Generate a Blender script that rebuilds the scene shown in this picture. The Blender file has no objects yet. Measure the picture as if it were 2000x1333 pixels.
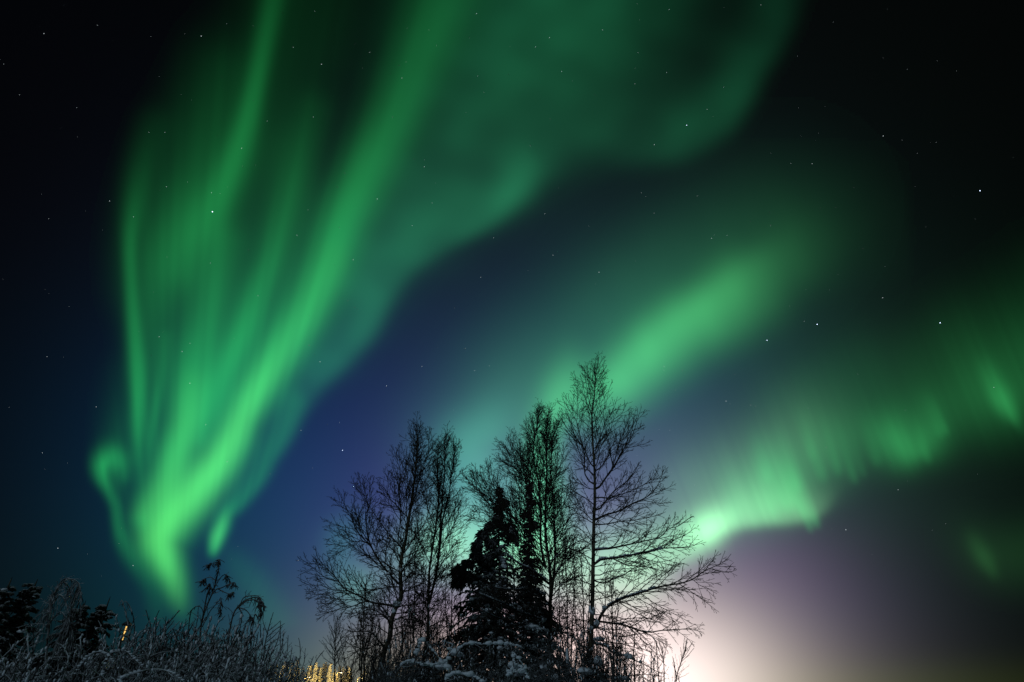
import bpy, math, random
import numpy as np
from mathutils import Vector, noise

# ------------------------------------------------------------------ camera, sky, moon, exposure
sc = bpy.context.scene
COL = sc.collection
CAM = np.array((0.0, 0.0, 1.7))
PITCH = math.radians(31.5)
FOCAL = 1111.0                       # picture widths of the photograph: 20 mm on 36 mm, 2000 px

cd = bpy.data.cameras.new('camera'); cam = bpy.data.objects.new('camera', cd); COL.objects.link(cam)
cam.location = CAM; cam.rotation_euler = (math.pi / 2 + PITCH, 0, 0)
cd.sensor_width = 36; cd.lens = 20; cd.clip_start = 0.05; cd.clip_end = 60000
sc.camera = cam
sc.view_settings.view_transform = 'Standard'
sc.view_settings.look = 'None'
sc.view_settings.exposure = 0.0
sc.view_settings.gamma = 1.0
sc.cycles.transparent_max_bounces = 96
sc.cycles.max_bounces = 6
sc.cycles.volume_bounces = 0

FW = np.array((0, math.cos(PITCH), math.sin(PITCH)))
UP = np.array((0, -math.sin(PITCH), math.cos(PITCH)))
RT = np.array((1.0, 0, 0))

def px_dir(x, y):
    """unit direction of the camera ray through a traced image pixel (2000 x 1333)"""
    d = FW + RT * ((x - 1000) / FOCAL) + UP * ((666.5 - y) / FOCAL)
    return d / np.linalg.norm(d)

def px_point(x, y, D):
    """the point on the camera ray of that image pixel, D metres to the north of the viewpoint"""
    d = px_dir(x, y)
    return CAM + d * (D / d[1])

W = bpy.data.worlds.new('World'); sc.world = W; W.use_nodes = True
wt = W.node_tree; wt.nodes.clear()
def wn(t, **k):
    n = wt.nodes.new(t)
    for a, b in k.items(): setattr(n, a, b)
    return n
w_geo = wn('ShaderNodeNewGeometry')
w_dir = wn('ShaderNodeVectorMath', operation='SCALE'); w_dir.inputs['Scale'].default_value = -1
wt.links.new(w_geo.outputs['Incoming'], w_dir.inputs[0])
w_sum = None
def lobe(x, y, sx, sy, col, rot=0.0, power=2.0):
    """a soft patch of night-sky light round the direction of one image pixel (widths given in image px)"""
    global w_sum
    d0 = px_dir(x, y)
    h = np.cross(d0, (0, 0, 1.0)); h /= np.linalg.norm(h); v = np.cross(h, d0)
    cs = float(np.dot(d0, FW))
    c, s = math.cos(rot), math.sin(rot)
    h2, v2 = h * c + v * s, -h * s + v * c
    a = math.sqrt(2)
    kx = FOCAL / (sx * a * cs); ky = FOCAL / (sy * a * cs)
    q = None
    for axis in (h2 * kx, v2 * ky):
        dt = wn('ShaderNodeVectorMath', operation='DOT_PRODUCT'); wt.links.new(w_dir.outputs[0], dt.inputs[0])
        dt.inputs[1].default_value = [float(t) for t in axis]
        m = wn('ShaderNodeMath', operation='MULTIPLY'); wt.links.new(dt.outputs['Value'], m.inputs[0]); wt.links.new(dt.outputs['Value'], m.inputs[1])
        if q is None: q = m
        else:
            ad = wn('ShaderNodeMath', operation='ADD'); wt.links.new(q.outputs[0], ad.inputs[0]); wt.links.new(m.outputs[0], ad.inputs[1]); q = ad
    if power != 2.0:
        pw = wn('ShaderNodeMath', operation='POWER'); wt.links.new(q.outputs[0], pw.inputs[0]); pw.inputs[1].default_value = power / 2; q = pw
    ng = wn('ShaderNodeMath', operation='MULTIPLY'); wt.links.new(q.outputs[0], ng.inputs[0]); ng.inputs[1].default_value = -1
    ex = wn('ShaderNodeMath', operation='EXPONENT'); wt.links.new(ng.outputs[0], ex.inputs[0])
    fd = wn('ShaderNodeVectorMath', operation='DOT_PRODUCT'); wt.links.new(w_dir.outputs[0], fd.inputs[0]); fd.inputs[1].default_value = [float(t) for t in d0]
    gt = wn('ShaderNodeMath', operation='GREATER_THAN'); wt.links.new(fd.outputs['Value'], gt.inputs[0]); gt.inputs[1].default_value = 0
    mu = wn('ShaderNodeMath', operation='MULTIPLY'); wt.links.new(ex.outputs[0], mu.inputs[0]); wt.links.new(gt.outputs[0], mu.inputs[1])
    vs = wn('ShaderNodeVectorMath', operation='SCALE'); vs.inputs[0].default_value = col; wt.links.new(mu.outputs[0], vs.inputs['Scale'])
    if w_sum is None: w_sum = vs
    else:
        ad = wn('ShaderNodeVectorMath', operation='ADD'); wt.links.new(w_sum.outputs[0], ad.inputs[0]); wt.links.new(vs.outputs[0], ad.inputs[1]); w_sum = ad

# night sky: deep blue, lighter low down, the town's glow on the horizon to the right of the trees
for lb in (
    (0, 1160, 210, 190, (0.0013, 0.0000, 0.0000)),
    (250, 820, 210, 190, (0.0000, 0.0006, 0.0000)),
    (250, 1000, 210, 190, (0.0000, 0.0011, 0.0000)),
    (500, 820, 210, 190, (0.0003, 0.0079, 0.0154)),
    (500, 1000, 210, 190, (0.0014, 0.0040, 0.0390)),
    (500, 1160, 210, 190, (0.0000, 0.0274, 0.0000)),
    (750, 820, 210, 190, (0.0010, 0.0035, 0.0300)),
    (750, 1160, 210, 190, (0.0000, 0.0040, 0.0720)),
    (1000, 820, 210, 190, (0.0000, 0.0021, 0.0000)),
    (1000, 1160, 210, 190, (0.1000, 0.0820, 0.2050)),
    (1250, 820, 210, 190, (0.0020, 0.0140, 0.0440)),
    (1250, 1000, 210, 190, (0.0000, 0.0298, 0.0580)),
    (1250, 1160, 210, 190, (0.1081, 0.0777, 0.1044)),
    (1500, 820, 210, 190, (0.0063, 0.0179, 0.0036)),
    (1500, 1000, 210, 190, (0.0000, 0.0070, 0.0000)),
    (1750, 820, 210, 190, (0.0000, 0.0016, 0.0000)),
    (700, 1345, 170, 110, (0.0000, 0.0449, 0.0266)),
    (850, 1345, 170, 110, (0.1506, 0.1190, 0.0000)),
    (1000, 1345, 170, 110, (0.2148, 0.1301, 0.0000)),
    (1150, 1345, 170, 110, (0.3996, 0.2428, 0.2730)),
    (1300, 1345, 170, 110, (0.4796, 0.4060, 0.0900)),
    (0, 60, 330, 260, (0.0000, 0.0000, 0.0005)),
    (330, 600, 330, 260, (0.0007, 0.0000, 0.0000)),
    (990, 600, 330, 260, (0.0051, 0.0105, 0.0158)),
    (1320, 60, 330, 260, (0.0000, 0.0000, 0.0005)),
    (1320, 330, 330, 260, (0.0010, 0.0016, 0.0001)),
    (1300, 1365, 130, 95, (0.5000, 0.4700, 0.6600)),
    (1450, 1390, 200, 60, (0.0000, 0.0067, 0.0000)),
    (1660, 1343, 230, 30, (0.016, 0.022, 0.0)),
    (800, 680, 260, 170, (0.0016, 0.0022, 0.0070)),
    (1490, 1110, 110, 60, (0.026, 0.003, 0.020)),
    (1520, 1230, 130, 90, (0.004, 0.0, 0.050))):
    lobe(*lb)
w_base = wn('ShaderNodeVectorMath', operation='ADD'); wt.links.new(w_sum.outputs[0], w_base.inputs[0]); w_base.inputs[1].default_value = (0.0006, 0.0008, 0.0009)
w_bg = wn('ShaderNodeBackground'); wt.links.new(w_base.outputs[0], w_bg.inputs['Color']); w_bg.inputs['Strength'].default_value = 1.0
w_out = wn('ShaderNodeOutputWorld'); wt.links.new(w_bg.outputs[0], w_out.inputs['Surface'])

# the moon, behind the viewpoint
ml = bpy.data.lights.new('moon', 'SUN'); ml.energy = 0.40; ml.angle = math.radians(0.5); ml.color = (0.62, 0.84, 1.0)
moon = bpy.data.objects.new('moon', ml); COL.objects.link(moon)
MOON_FROM = Vector((-0.45, -0.75, 0.62))
moon.rotation_euler = MOON_FROM.to_track_quat('Z', 'Y').to_euler()

# ------------------------------------------------------------------ helpers
def tag(o, label=None, cat=None, group=None, kind=None):
    if o is None: return None
    if label: o['label'] = label
    if cat: o['category'] = cat
    if group: o['group'] = group
    if kind: o['kind'] = kind
    return o

def empty(name, loc, label, cat, group=None):
    o = bpy.data.objects.new(name, None); COL.objects.link(o); o.location = [float(v) for v in loc]
    return tag(o, label, cat, group)

def link(name, verts, faces, material, parent=None, smooth=True, origin=None):
    """ONE mesh object from world-space points (parents carry translation only)"""
    V = np.asarray(verts, dtype=np.float64).reshape(-1, 3)
    org = np.zeros(3)
    p = parent
    while p is not None:
        org = org + np.array(p.location); p = p.parent
    own = np.zeros(3)
    if parent is None and origin is not None: own = np.asarray(origin, float)
    V = V - org - own
    me = bpy.data.meshes.new(name)
    me.vertices.add(len(V)); me.vertices.foreach_set('co', V.astype(np.float32).ravel())
    lens = [len(f) for f in faces] if not isinstance(faces, np.ndarray) else None
    if lens is None:
        n, k = faces.shape; idx = faces.astype(np.int32).ravel(); tot = np.full(n, k, np.int32); st = np.arange(n, dtype=np.int32) * k
    else:
        idx = np.fromiter((i for f in faces for i in f), np.int32); tot = np.array(lens, np.int32); st = np.concatenate(([0], np.cumsum(tot)[:-1])).astype(np.int32); n = len(tot)
    me.loops.add(len(idx)); me.loops.foreach_set('vertex_index', idx)
    me.polygons.add(n); me.polygons.foreach_set('loop_start', st); me.polygons.foreach_set('loop_total', tot)
    if smooth: me.polygons.foreach_set('use_smooth', np.ones(n, bool))
    me.update(calc_edges=True); me.validate()
    if material: me.materials.append(material)
    o = bpy.data.objects.new(name, me); COL.objects.link(o)
    if parent is not None: o.parent = parent
    else: o.location = [float(v) for v in own]
    return o

class Shape:
    """gathers tubes, blobs and boxes, then links them as one mesh"""
    def __init__(s): s.poly = {}; s.V = []; s.F = []; s.n = 0
    def tube(s, pts, rad, sides=3):
        s.poly.setdefault((len(pts), sides), []).append((pts, rad))
    def raw(s, v, f):
        v = np.asarray(v, float); s.V.append(v); s.F.extend([tuple(i + s.n for i in q) for q in f]); s.n += len(v)
    def box(s, c, size, rz=0.0):
        x, y, z = [v / 2 for v in size]; ca, sa = math.cos(rz), math.sin(rz)
        v = [(c[0] + a * x * ca - b * y * sa, c[1] + a * x * sa + b * y * ca, c[2] + q * z) for a in (-1, 1) for b in (-1, 1) for q in (-1, 1)]
        s.raw(v, [(0, 1, 3, 2), (4, 6, 7, 5), (0, 4, 5, 1), (2, 3, 7, 6), (0, 2, 6, 4), (1, 5, 7, 3)])
    def blob(s, c, size, seed=0.0, rough=0.25, nu=12, nv=8, freq=1.6, flat=0.0):
        v = []; f = []
        def pt(th, ph):
            d = Vector((math.cos(th) * math.sin(ph), math.sin(th) * math.sin(ph), math.cos(ph)))
            k = 1 + rough * noise.noise(d * freq + Vector((seed * 3.7, seed * 1.3, -seed)))+ rough * 0.5 * noise.noise(d * freq * 2.7 + Vector((-seed, seed * 2.1, seed)))
            z = d.z * k
            if z < 0: z *= (1 - flat)
            return (c[0] + d.x * k * size[0], c[1] + d.y * k * size[1], c[2] + z * size[2])
        v.append(pt(0, 0))
        for j in range(1, nv):
            for i in range(nu): v.append(pt(2 * math.pi * i / nu, math.pi * j / nv))
        v.append(pt(0, math.pi))
        for i in range(nu): f.append((0, 1 + i, 1 + (i + 1) % nu))
        for j in range(nv - 2):
            for i in range(nu):
                a = 1 + j * nu + i; b = 1 + j * nu + (i + 1) % nu
                f.append((a, a + nu, b + nu, b))
        L = len(v) - 1; o = 1 + (nv - 2) * nu
        for i in range(nu): f.append((o + i, L, o + (i + 1) % nu))
        s.raw(v, f)
    def link(s, name, material, parent=None, smooth=True, origin=None):
        Vs = list(s.V); Fs = list(s.F); off = s.n
        quads = []
        for (n, k), lst in s.poly.items():
            P = np.array([p for p, r in lst], float); R = np.array([r for p, r in lst], float)
            T = np.gradient(P, axis=1); T /= np.linalg.norm(T, axis=2, keepdims=True) + 1e-12
            av = P[:, -1] - P[:, 0]; av /= np.linalg.norm(av, axis=1, keepdims=True) + 1e-12
            ref = np.where(np.abs(av[:, 2:3]) > 0.75, np.array([[0.05, 1.0, 0.02]]), np.array([[0.03, 0.02, 1.0]]))
            ref = np.repeat(ref[:, None, :], n, axis=1)
            U = np.cross(T, ref); U /= np.linalg.norm(U, axis=2, keepdims=True) + 1e-12
            Vv = np.cross(U, T)
            ang = np.arange(k) * 2 * math.pi / k + math.pi / 2
            ring = P[:, :, None, :] + R[:, :, None, None] * (np.cos(ang)[None, None, :, None] * U[:, :, None, :] + np.sin(ang)[None, None, :, None] * Vv[:, :, None, :])
            M = len(lst)
            Vs.append(ring.reshape(-1, 3))
            base = off + (np.arange(M) * n * k)[:, None, None]
            a = base + (np.arange(n - 1) * k)[None, :, None] + np.arange(k)[None, None, :]
            b = base + (np.arange(n - 1) * k)[None, :, None] + ((np.arange(k) + 1) % k)[None, None, :]
            quads.append(np.stack((a, b, b + k, a + k), axis=-1).reshape(-1, 4))
            off += M * n * k
        if not Vs: return None
        if not Fs: F = np.concatenate(quads)
        else: F = Fs + [tuple(q) for qq in quads for q in qq.tolist()]
        return link(name, np.concatenate(Vs), F, material, parent, smooth, origin)

def bez(pts, n):
    """Catmull-Rom through rows of any width, n samples"""
    P = np.array(pts, float)
    if len(P) < 3:
        t = np.linspace(0, 1, n)[:, None]; return P[0] * (1 - t) + P[-1] * t
    Q = np.vstack((2 * P[0] - P[1], P, 2 * P[-1] - P[-2]))
    seg = np.linalg.norm(np.diff(P[:, :3] if P.shape[1] >= 3 else P[:, :2], axis=0), axis=1); cum = np.concatenate(([0], np.cumsum(seg)))
    out = []
    for s in np.linspace(0, cum[-1], n):
        i = min(int(np.searchsorted(cum, s, side='right') - 1), len(P) - 2)
        t = (s - cum[i]) / max(seg[i], 1e-9)
        a, b, c, d = Q[i], Q[i + 1], Q[i + 2], Q[i + 3]
        out.append(0.5 * (2 * b + (c - a) * t + (2 * a - 5 * b + 4 * c - d) * t * t + (3 * b - a - 3 * c + d) * t ** 3))
    return np.array(out)

# ------------------------------------------------------------------ materials
def material(name):
    m = bpy.data.materials.new(name); m.use_nodes = True; nt = m.node_tree; nt.nodes.clear()
    return m, nt
def nd(nt, t, ins=None, **k):
    n = nt.nodes.new(t)
    for a, b in k.items(): setattr(n, a, b)
    for a, b in (ins or {}).items(): n.inputs[a].default_value = b
    return n

def bark_mat(name, dark, pale, scale, snow=0.0, lo=0.35, hi=0.75, frost=0.0):
    """bark, with snow lying on what faces up and rime in patches"""
    m, nt = material(name); L = nt.links.new
    tc = nd(nt, 'ShaderNodeTexCoord')
    n1 = nd(nt, 'ShaderNodeTexNoise', {'Scale': scale, 'Detail': 4.0, 'Roughness': 0.65}); L(tc.outputs['Object'], n1.inputs['Vector'])
    cr = nd(nt, 'ShaderNodeValToRGB'); cr.color_ramp.elements[0].position = 0.38; cr.color_ramp.elements[1].position = 0.66
    cr.color_ramp.elements[0].color = (*dark, 1); cr.color_ramp.elements[1].color = (*pale, 1); L(n1.outputs['Fac'], cr.inputs[0])
    col = cr.outputs[0]
    if snow > 0 or frost > 0:
        ge = nd(nt, 'ShaderNodeNewGeometry'); sp = nd(nt, 'ShaderNodeSeparateXYZ'); L(ge.outputs['Normal'], sp.inputs[0])
        n2 = nd(nt, 'ShaderNodeTexNoise', {'Scale': scale * 0.35, 'Detail': 3.0}); L(tc.outputs['Object'], n2.inputs['Vector'])
        ad = nd(nt, 'ShaderNodeMath', {1: 0.9}, operation='MULTIPLY_ADD'); L(n2.outputs['Fac'], ad.inputs[0]); L(sp.outputs['Z'], ad.inputs[2])
        mr = nd(nt, 'ShaderNodeMapRange', {'From Min': lo + 0.45, 'From Max': hi + 0.45, 'To Min': 0.0, 'To Max': snow}); L(ad.outputs[0], mr.inputs['Value'])
        fr = nd(nt, 'ShaderNodeMapRange', {'From Min': 0.45, 'From Max': 0.62, 'To Min': 0.0, 'To Max': frost})
        n3 = nd(nt, 'ShaderNodeTexNoise', {'Scale': scale * 0.6, 'Detail': 3.0}); L(tc.outputs['Object'], n3.inputs['Vector']); L(n3.outputs['Fac'], fr.inputs['Value'])
        mx = nd(nt, 'ShaderNodeMath', operation='MAXIMUM'); L(mr.outputs[0], mx.inputs[0]); L(fr.outputs[0], mx.inputs[1])
        mi = nd(nt, 'ShaderNodeMixRGB', {'Color2': (0.74, 0.80, 0.85, 1)}); L(mx.outputs[0], mi.inputs['Fac']); L(col, mi.inputs['Color1']); col = mi.outputs[0]
    b = nd(nt, 'ShaderNodeBsdfPrincipled', {'Roughness': 0.85}); L(col, b.inputs['Base Color'])
    bu = nd(nt, 'ShaderNodeBump', {'Strength': 0.4, 'Distance': 0.01}); L(n1.outputs['Fac'], bu.inputs['Height']); L(bu.outputs[0], b.inputs['Normal'])
    o = nd(nt, 'ShaderNodeOutputMaterial'); L(b.outputs[0], o.inputs['Surface'])
    return m

M_TRUNK = bark_mat('birch_bark', (0.022, 0.018, 0.013), (0.13, 0.105, 0.060), 6.0)
M_TWIG = bark_mat('birch_twig', (0.020, 0.014, 0.010), (0.045, 0.032, 0.022), 9.0)
M_SNOWTWIG = bark_mat('snowy_twig', (0.020, 0.016, 0.012), (0.050, 0.040, 0.030), 9.0, snow=0.9, lo=0.15, hi=0.6, frost=0.10)
M_FROST = bark_mat('frosted_twig', (0.018, 0.017, 0.013), (0.045, 0.042, 0.034), 14.0, snow=0.9, lo=0.30, hi=0.7, frost=0.48)
M_RIME = bark_mat('rimed_twig', (0.020, 0.019, 0.016), (0.045, 0.042, 0.036), 12.0, snow=0.55, lo=0.5, hi=0.85, frost=0.10)
M_NEEDLE = bark_mat('spruce_needles', (0.008, 0.013, 0.008), (0.026, 0.036, 0.020), 11.0, snow=0.5, lo=0.42, hi=0.95)
M_BOUGH = bark_mat('shaded_snowy_needles', (0.010, 0.012, 0.008), (0.050, 0.045, 0.036), 9.0, snow=0.30, lo=0.1, hi=0.8, frost=0.05)  # snowy bough ends; the dark brown base has their shade painted in
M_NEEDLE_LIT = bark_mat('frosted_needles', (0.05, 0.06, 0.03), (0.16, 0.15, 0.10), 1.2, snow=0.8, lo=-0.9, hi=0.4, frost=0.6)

def snow_mat(name, col=(0.78, 0.83, 0.88)):
    m, nt = material(name); L = nt.links.new
    tc = nd(nt, 'ShaderNodeTexCoord')
    n1 = nd(nt, 'ShaderNodeTexNoise', {'Scale': 6.0, 'Detail': 5.0, 'Roughness': 0.6}); L(tc.outputs['Object'], n1.inputs['Vector'])
    cr = nd(nt, 'ShaderNodeValToRGB'); cr.color_ramp.elements[0].color = (col[0] * .86, col[1] * .87, col[2] * .9, 1); cr.color_ramp.elements[1].color = (*col, 1); L(n1.outputs['Fac'], cr.inputs[0])
    b = nd(nt, 'ShaderNodeBsdfPrincipled', {'Roughness': 0.7}); L(cr.outputs[0], b.inputs['Base Color'])
    bu = nd(nt, 'ShaderNodeBump', {'Strength': 0.5, 'Distance': 0.03}); L(n1.outputs['Fac'], bu.inputs['Height']); L(bu.outputs[0], b.inputs['Normal'])
    o = nd(nt, 'ShaderNodeOutputMaterial'); L(b.outputs[0], o.inputs['Surface'])
    return m
M_SNOW = snow_mat('snow')

def plain(name, col, rough=0.6, metal=0.0):
    m, nt = material(name); L = nt.links.new
    tc = nd(nt, 'ShaderNodeTexCoord'); n1 = nd(nt, 'ShaderNodeTexNoise', {'Scale': 5.0, 'Detail': 3.0}); L(tc.outputs['Object'], n1.inputs['Vector'])
    cr = nd(nt, 'ShaderNodeValToRGB'); cr.color_ramp.elements[0].color = (*[c * .75 for c in col], 1); cr.color_ramp.elements[1].color = (*col, 1); L(n1.outputs['Fac'], cr.inputs[0])
    b = nd(nt, 'ShaderNodeBsdfPrincipled', {'Roughness': rough, 'Metallic': metal}); L(cr.outputs[0], b.inputs['Base Color'])
    o = nd(nt, 'ShaderNodeOutputMaterial'); L(b.outputs[0], o.inputs['Surface']); return m
def glow(name, col, strength):
    m, nt = material(name)
    e = nd(nt, 'ShaderNodeEmission', {'Color': (*col, 1), 'Strength': strength}); o = nd(nt, 'ShaderNodeOutputMaterial'); nt.links.new(e.outputs[0], o.inputs['Surface']); return m
def lumin(name, col):
    """glowing thin air: a volume that emits evenly per metre; its faces let everything through"""
    m, nt = material(name); L = nt.links.new
    e = nd(nt, 'ShaderNodeEmission', {'Color': (*col, 1), 'Strength': 1.0 / AURORA_DEPTH})
    o = nd(nt, 'ShaderNodeOutputMaterial'); L(e.outputs[0], o.inputs['Volume'])
    t = nd(nt, 'ShaderNodeBsdfTransparent'); e2 = nd(nt, 'ShaderNodeEmission', {'Color': (*col, 1), 'Strength': 0.0002}); a = nd(nt, 'ShaderNodeAddShader')
    L(t.outputs[0], a.inputs[0]); L(e2.outputs[0], a.inputs[1]); L(a.outputs[0], o.inputs['Surface'])
    return m

# ------------------------------------------------------------------ ground
def build_ground():
    xs = np.concatenate((np.linspace(-9000, -60, 14), np.linspace(-50, 50, 60), np.linspace(60, 9000, 14)))
    ys = np.concatenate((np.linspace(-9000, -30, 10), np.linspace(-20, 70, 60), np.linspace(80, 9000, 16)))
    V = []; F = []
    for y in ys:
        for x in xs:
            near = max(0.0, 1 - math.hypot(x, y - 20) / 75)
            V.append((x, y, near * (0.22 * noise.noise(Vector((x * .09, y * .09, 0))) + 0.08 * noise.noise(Vector((x * .35, y * .35, 4)))) - 0.02))
    n = len(xs)
    for j in range(len(ys) - 1):
        for i in range(n - 1): F.append((j * n + i, j * n + i + 1, (j + 1) * n + i + 1, (j + 1) * n + i))
    g = link('ground', V, F, M_SNOW); tag(g, 'snow covered ground under the trees and out to the horizon', kind='structure')
build_ground()

# ------------------------------------------------------------------ aurora: curtains of glowing air, their depth set by how bright they shine
AURORA_DEPTH = 1500.0
def field(strands, X, Y):
    """depth map over the sky chart: soft ribbons; each row is x, y, left width, right width, amount"""
    A = np.zeros(X.shape)
    for st in strands:
        rows = [r if len(r) == 5 else (r[0], r[1], r[2], r[2], r[3]) for r in st]
        P = np.array(rows, float)
        L = np.linalg.norm(np.diff(P[:, :2], axis=0), axis=1).sum()
        n = max(2, int(L / 5))
        Q = bez(P[:, [0, 1, 2, 3, 4]], n) if len(P) > 2 else np.linspace(P[0], P[-1], n)
        # ribbons are blended by nearest sample so that overlap does not add up
        best = np.full(X.shape, 1e9); val = np.zeros(X.shape)
        d = np.gradient(Q[:, :2], axis=0); d /= np.linalg.norm(d, axis=1, keepdims=True) + 1e-9
        cut = 3.2 * max(Q[:, 2].max(), Q[:, 3].max())
        for k in range(n):
            x, y, s1, s2, a = Q[k]
            i0 = np.searchsorted(Y[:, 0], y - cut); i1 = np.searchsorted(Y[:, 0], y + cut); j0 = np.searchsorted(X[0], x - cut); j1 = np.searchsorted(X[0], x + cut)
            if i0 >= i1 or j0 >= j1: continue
            dx = X[i0:i1, j0:j1] - x; dy = Y[i0:i1, j0:j1] - y
            side = dx * (-d[k, 1]) + dy * d[k, 0]
            w = np.sqrt(0.5 * (s1 * s1 + s2 * s2) + 0.5 * (s2 * s2 - s1 * s1) * np.tanh(side / (0.35 * (s1 + s2))))
            q = (dx * dx + dy * dy) / (w * w)
            g = max(a, 0) * np.exp(-0.5 * q)
            val[i0:i1, j0:j1] = np.maximum(val[i0:i1, j0:j1], g)
        A = A + val
    return A

def soften(A, k):
    for _ in range(k):
        A = (A + np.roll(A, 1, 0) + np.roll(A, -1, 0)) / 3; A = (A + np.roll(A, 1, 1) + np.roll(A, -1, 1)) / 3
    return A

def curtain(name, strands, mat, parent, R, box, step, eps=0.0014, smooth=1, ripple=None):
    x0, y0, x1, y1 = box
    xs = np.arange(x0, x1 + step, step); ys = np.arange(y0, y1 + step, step)
    X, Y = np.meshgrid(xs.astype(float), ys.astype(float))
    A = field(strands, X, Y)
    A = soften(A, smooth)
    if ripple is not None: A = A * ripple(X, Y)
    edge = np.minimum(np.minimum(X - x0, x1 - X), np.minimum(Y - y0, y1 - Y)) / (6 * step)
    A = A * np.clip(edge, 0, 1)
    on = A > eps
    T = np.maximum(A - eps, 0.0004) * AURORA_DEPTH
    D = FW[None, None] + RT[None, None] * ((X - 1000) / FOCAL)[..., None] + UP[None, None] * ((666.5 - Y) / FOCAL)[..., None]
    D /= np.linalg.norm(D, axis=2, keepdims=True)
    front = CAM + D * R; back = CAM + D * (R + T)[..., None]
    h, w = X.shape
    cell = on[:-1, :-1] | on[1:, :-1] | on[:-1, 1:] | on[1:, 1:]
    J, I = np.nonzero(cell)
    used = np.zeros((h, w), bool)
    for a, b in ((0, 0), (1, 0), (0, 1), (1, 1)): used[J + a, I + b] = True
    nb = int(used.sum()); fid = np.full((h, w), -1); fid[used] = np.arange(nb); bid = fid + nb
    V = np.concatenate((front[used], back[used]))
    f = np.stack((fid[J, I], fid[J + 1, I], fid[J + 1, I + 1], fid[J, I + 1]), -1)
    b = np.stack((bid[J, I], bid[J, I + 1], bid[J + 1, I + 1], bid[J + 1, I]), -1)
    pad = np.pad(cell, 1); walls = []
    for dj, di, p, q in ((-1, 0, (0, 0), (0, 1)), (1, 0, (1, 1), (1, 0)), (0, -1, (1, 0), (0, 0)), (0, 1, (0, 1), (1, 1))):
        m = ~pad[J + 1 + dj, I + 1 + di]
        j, i = J[m], I[m]
        walls.append(np.stack((fid[j + p[0], i + p[1]], fid[j + q[0], i + q[1]], bid[j + q[0], i + q[1]], bid[j + p[0], i + p[1]]), -1))
    b = np.concatenate([b] + walls)
    return link(name, V, np.concatenate((f, b)), mat, parent)

def fan(x0, y0, freq, amt, seed):
    """fine rays spreading from the foot of the fan, breaking up along their length"""
    def f(X, Y):
        rs = np.random.RandomState(seed); th = np.arctan2(X - x0, y0 - Y); r = np.zeros(X.shape)
        for k in range(14):
            fr = freq * (0.5 + 0.55 * k) * (0.8 + 0.4 * rs.rand()); r += np.sin(th * fr + 0.9 * np.sin(Y / (90 + 120 * rs.rand()) + rs.rand() * 6.28) + rs.rand() * 6.28) / (1 + 0.12 * k)
        return np.maximum(0.2, 1 + amt * np.tanh(r * 0.42))
    return f
def patchy(amt, seed, scale=120.0):
    def f(X, Y):
        rs = np.random.RandomState(seed); r = np.zeros(X.shape)
        for k in range(16):
            a = rs.rand() * 6.28; w = 6.28 / (scale * (0.35 + 1.3 * rs.rand())); r += np.sin((X * math.cos(a) + Y * math.sin(a)) * w + rs.rand() * 6.28)
        return np.maximum(0.2, 1 + amt * np.tanh(r * 0.25))
    return f

AUR_GROUP = 'aurora curtains in the night sky'
def ray(x, y, x2, y2, s, a):
    """one ray: bright at its foot, fading upward"""
    return [(x, y, s * .5, a * .15), (x + (x2 - x) * .12, y + (y2 - y) * .12, s * .8, a), (x + (x2 - x) * .45, y + (y2 - y) * .45, s, a * .6), (x2, y2, s * 1.2, 0.0)]

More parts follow.
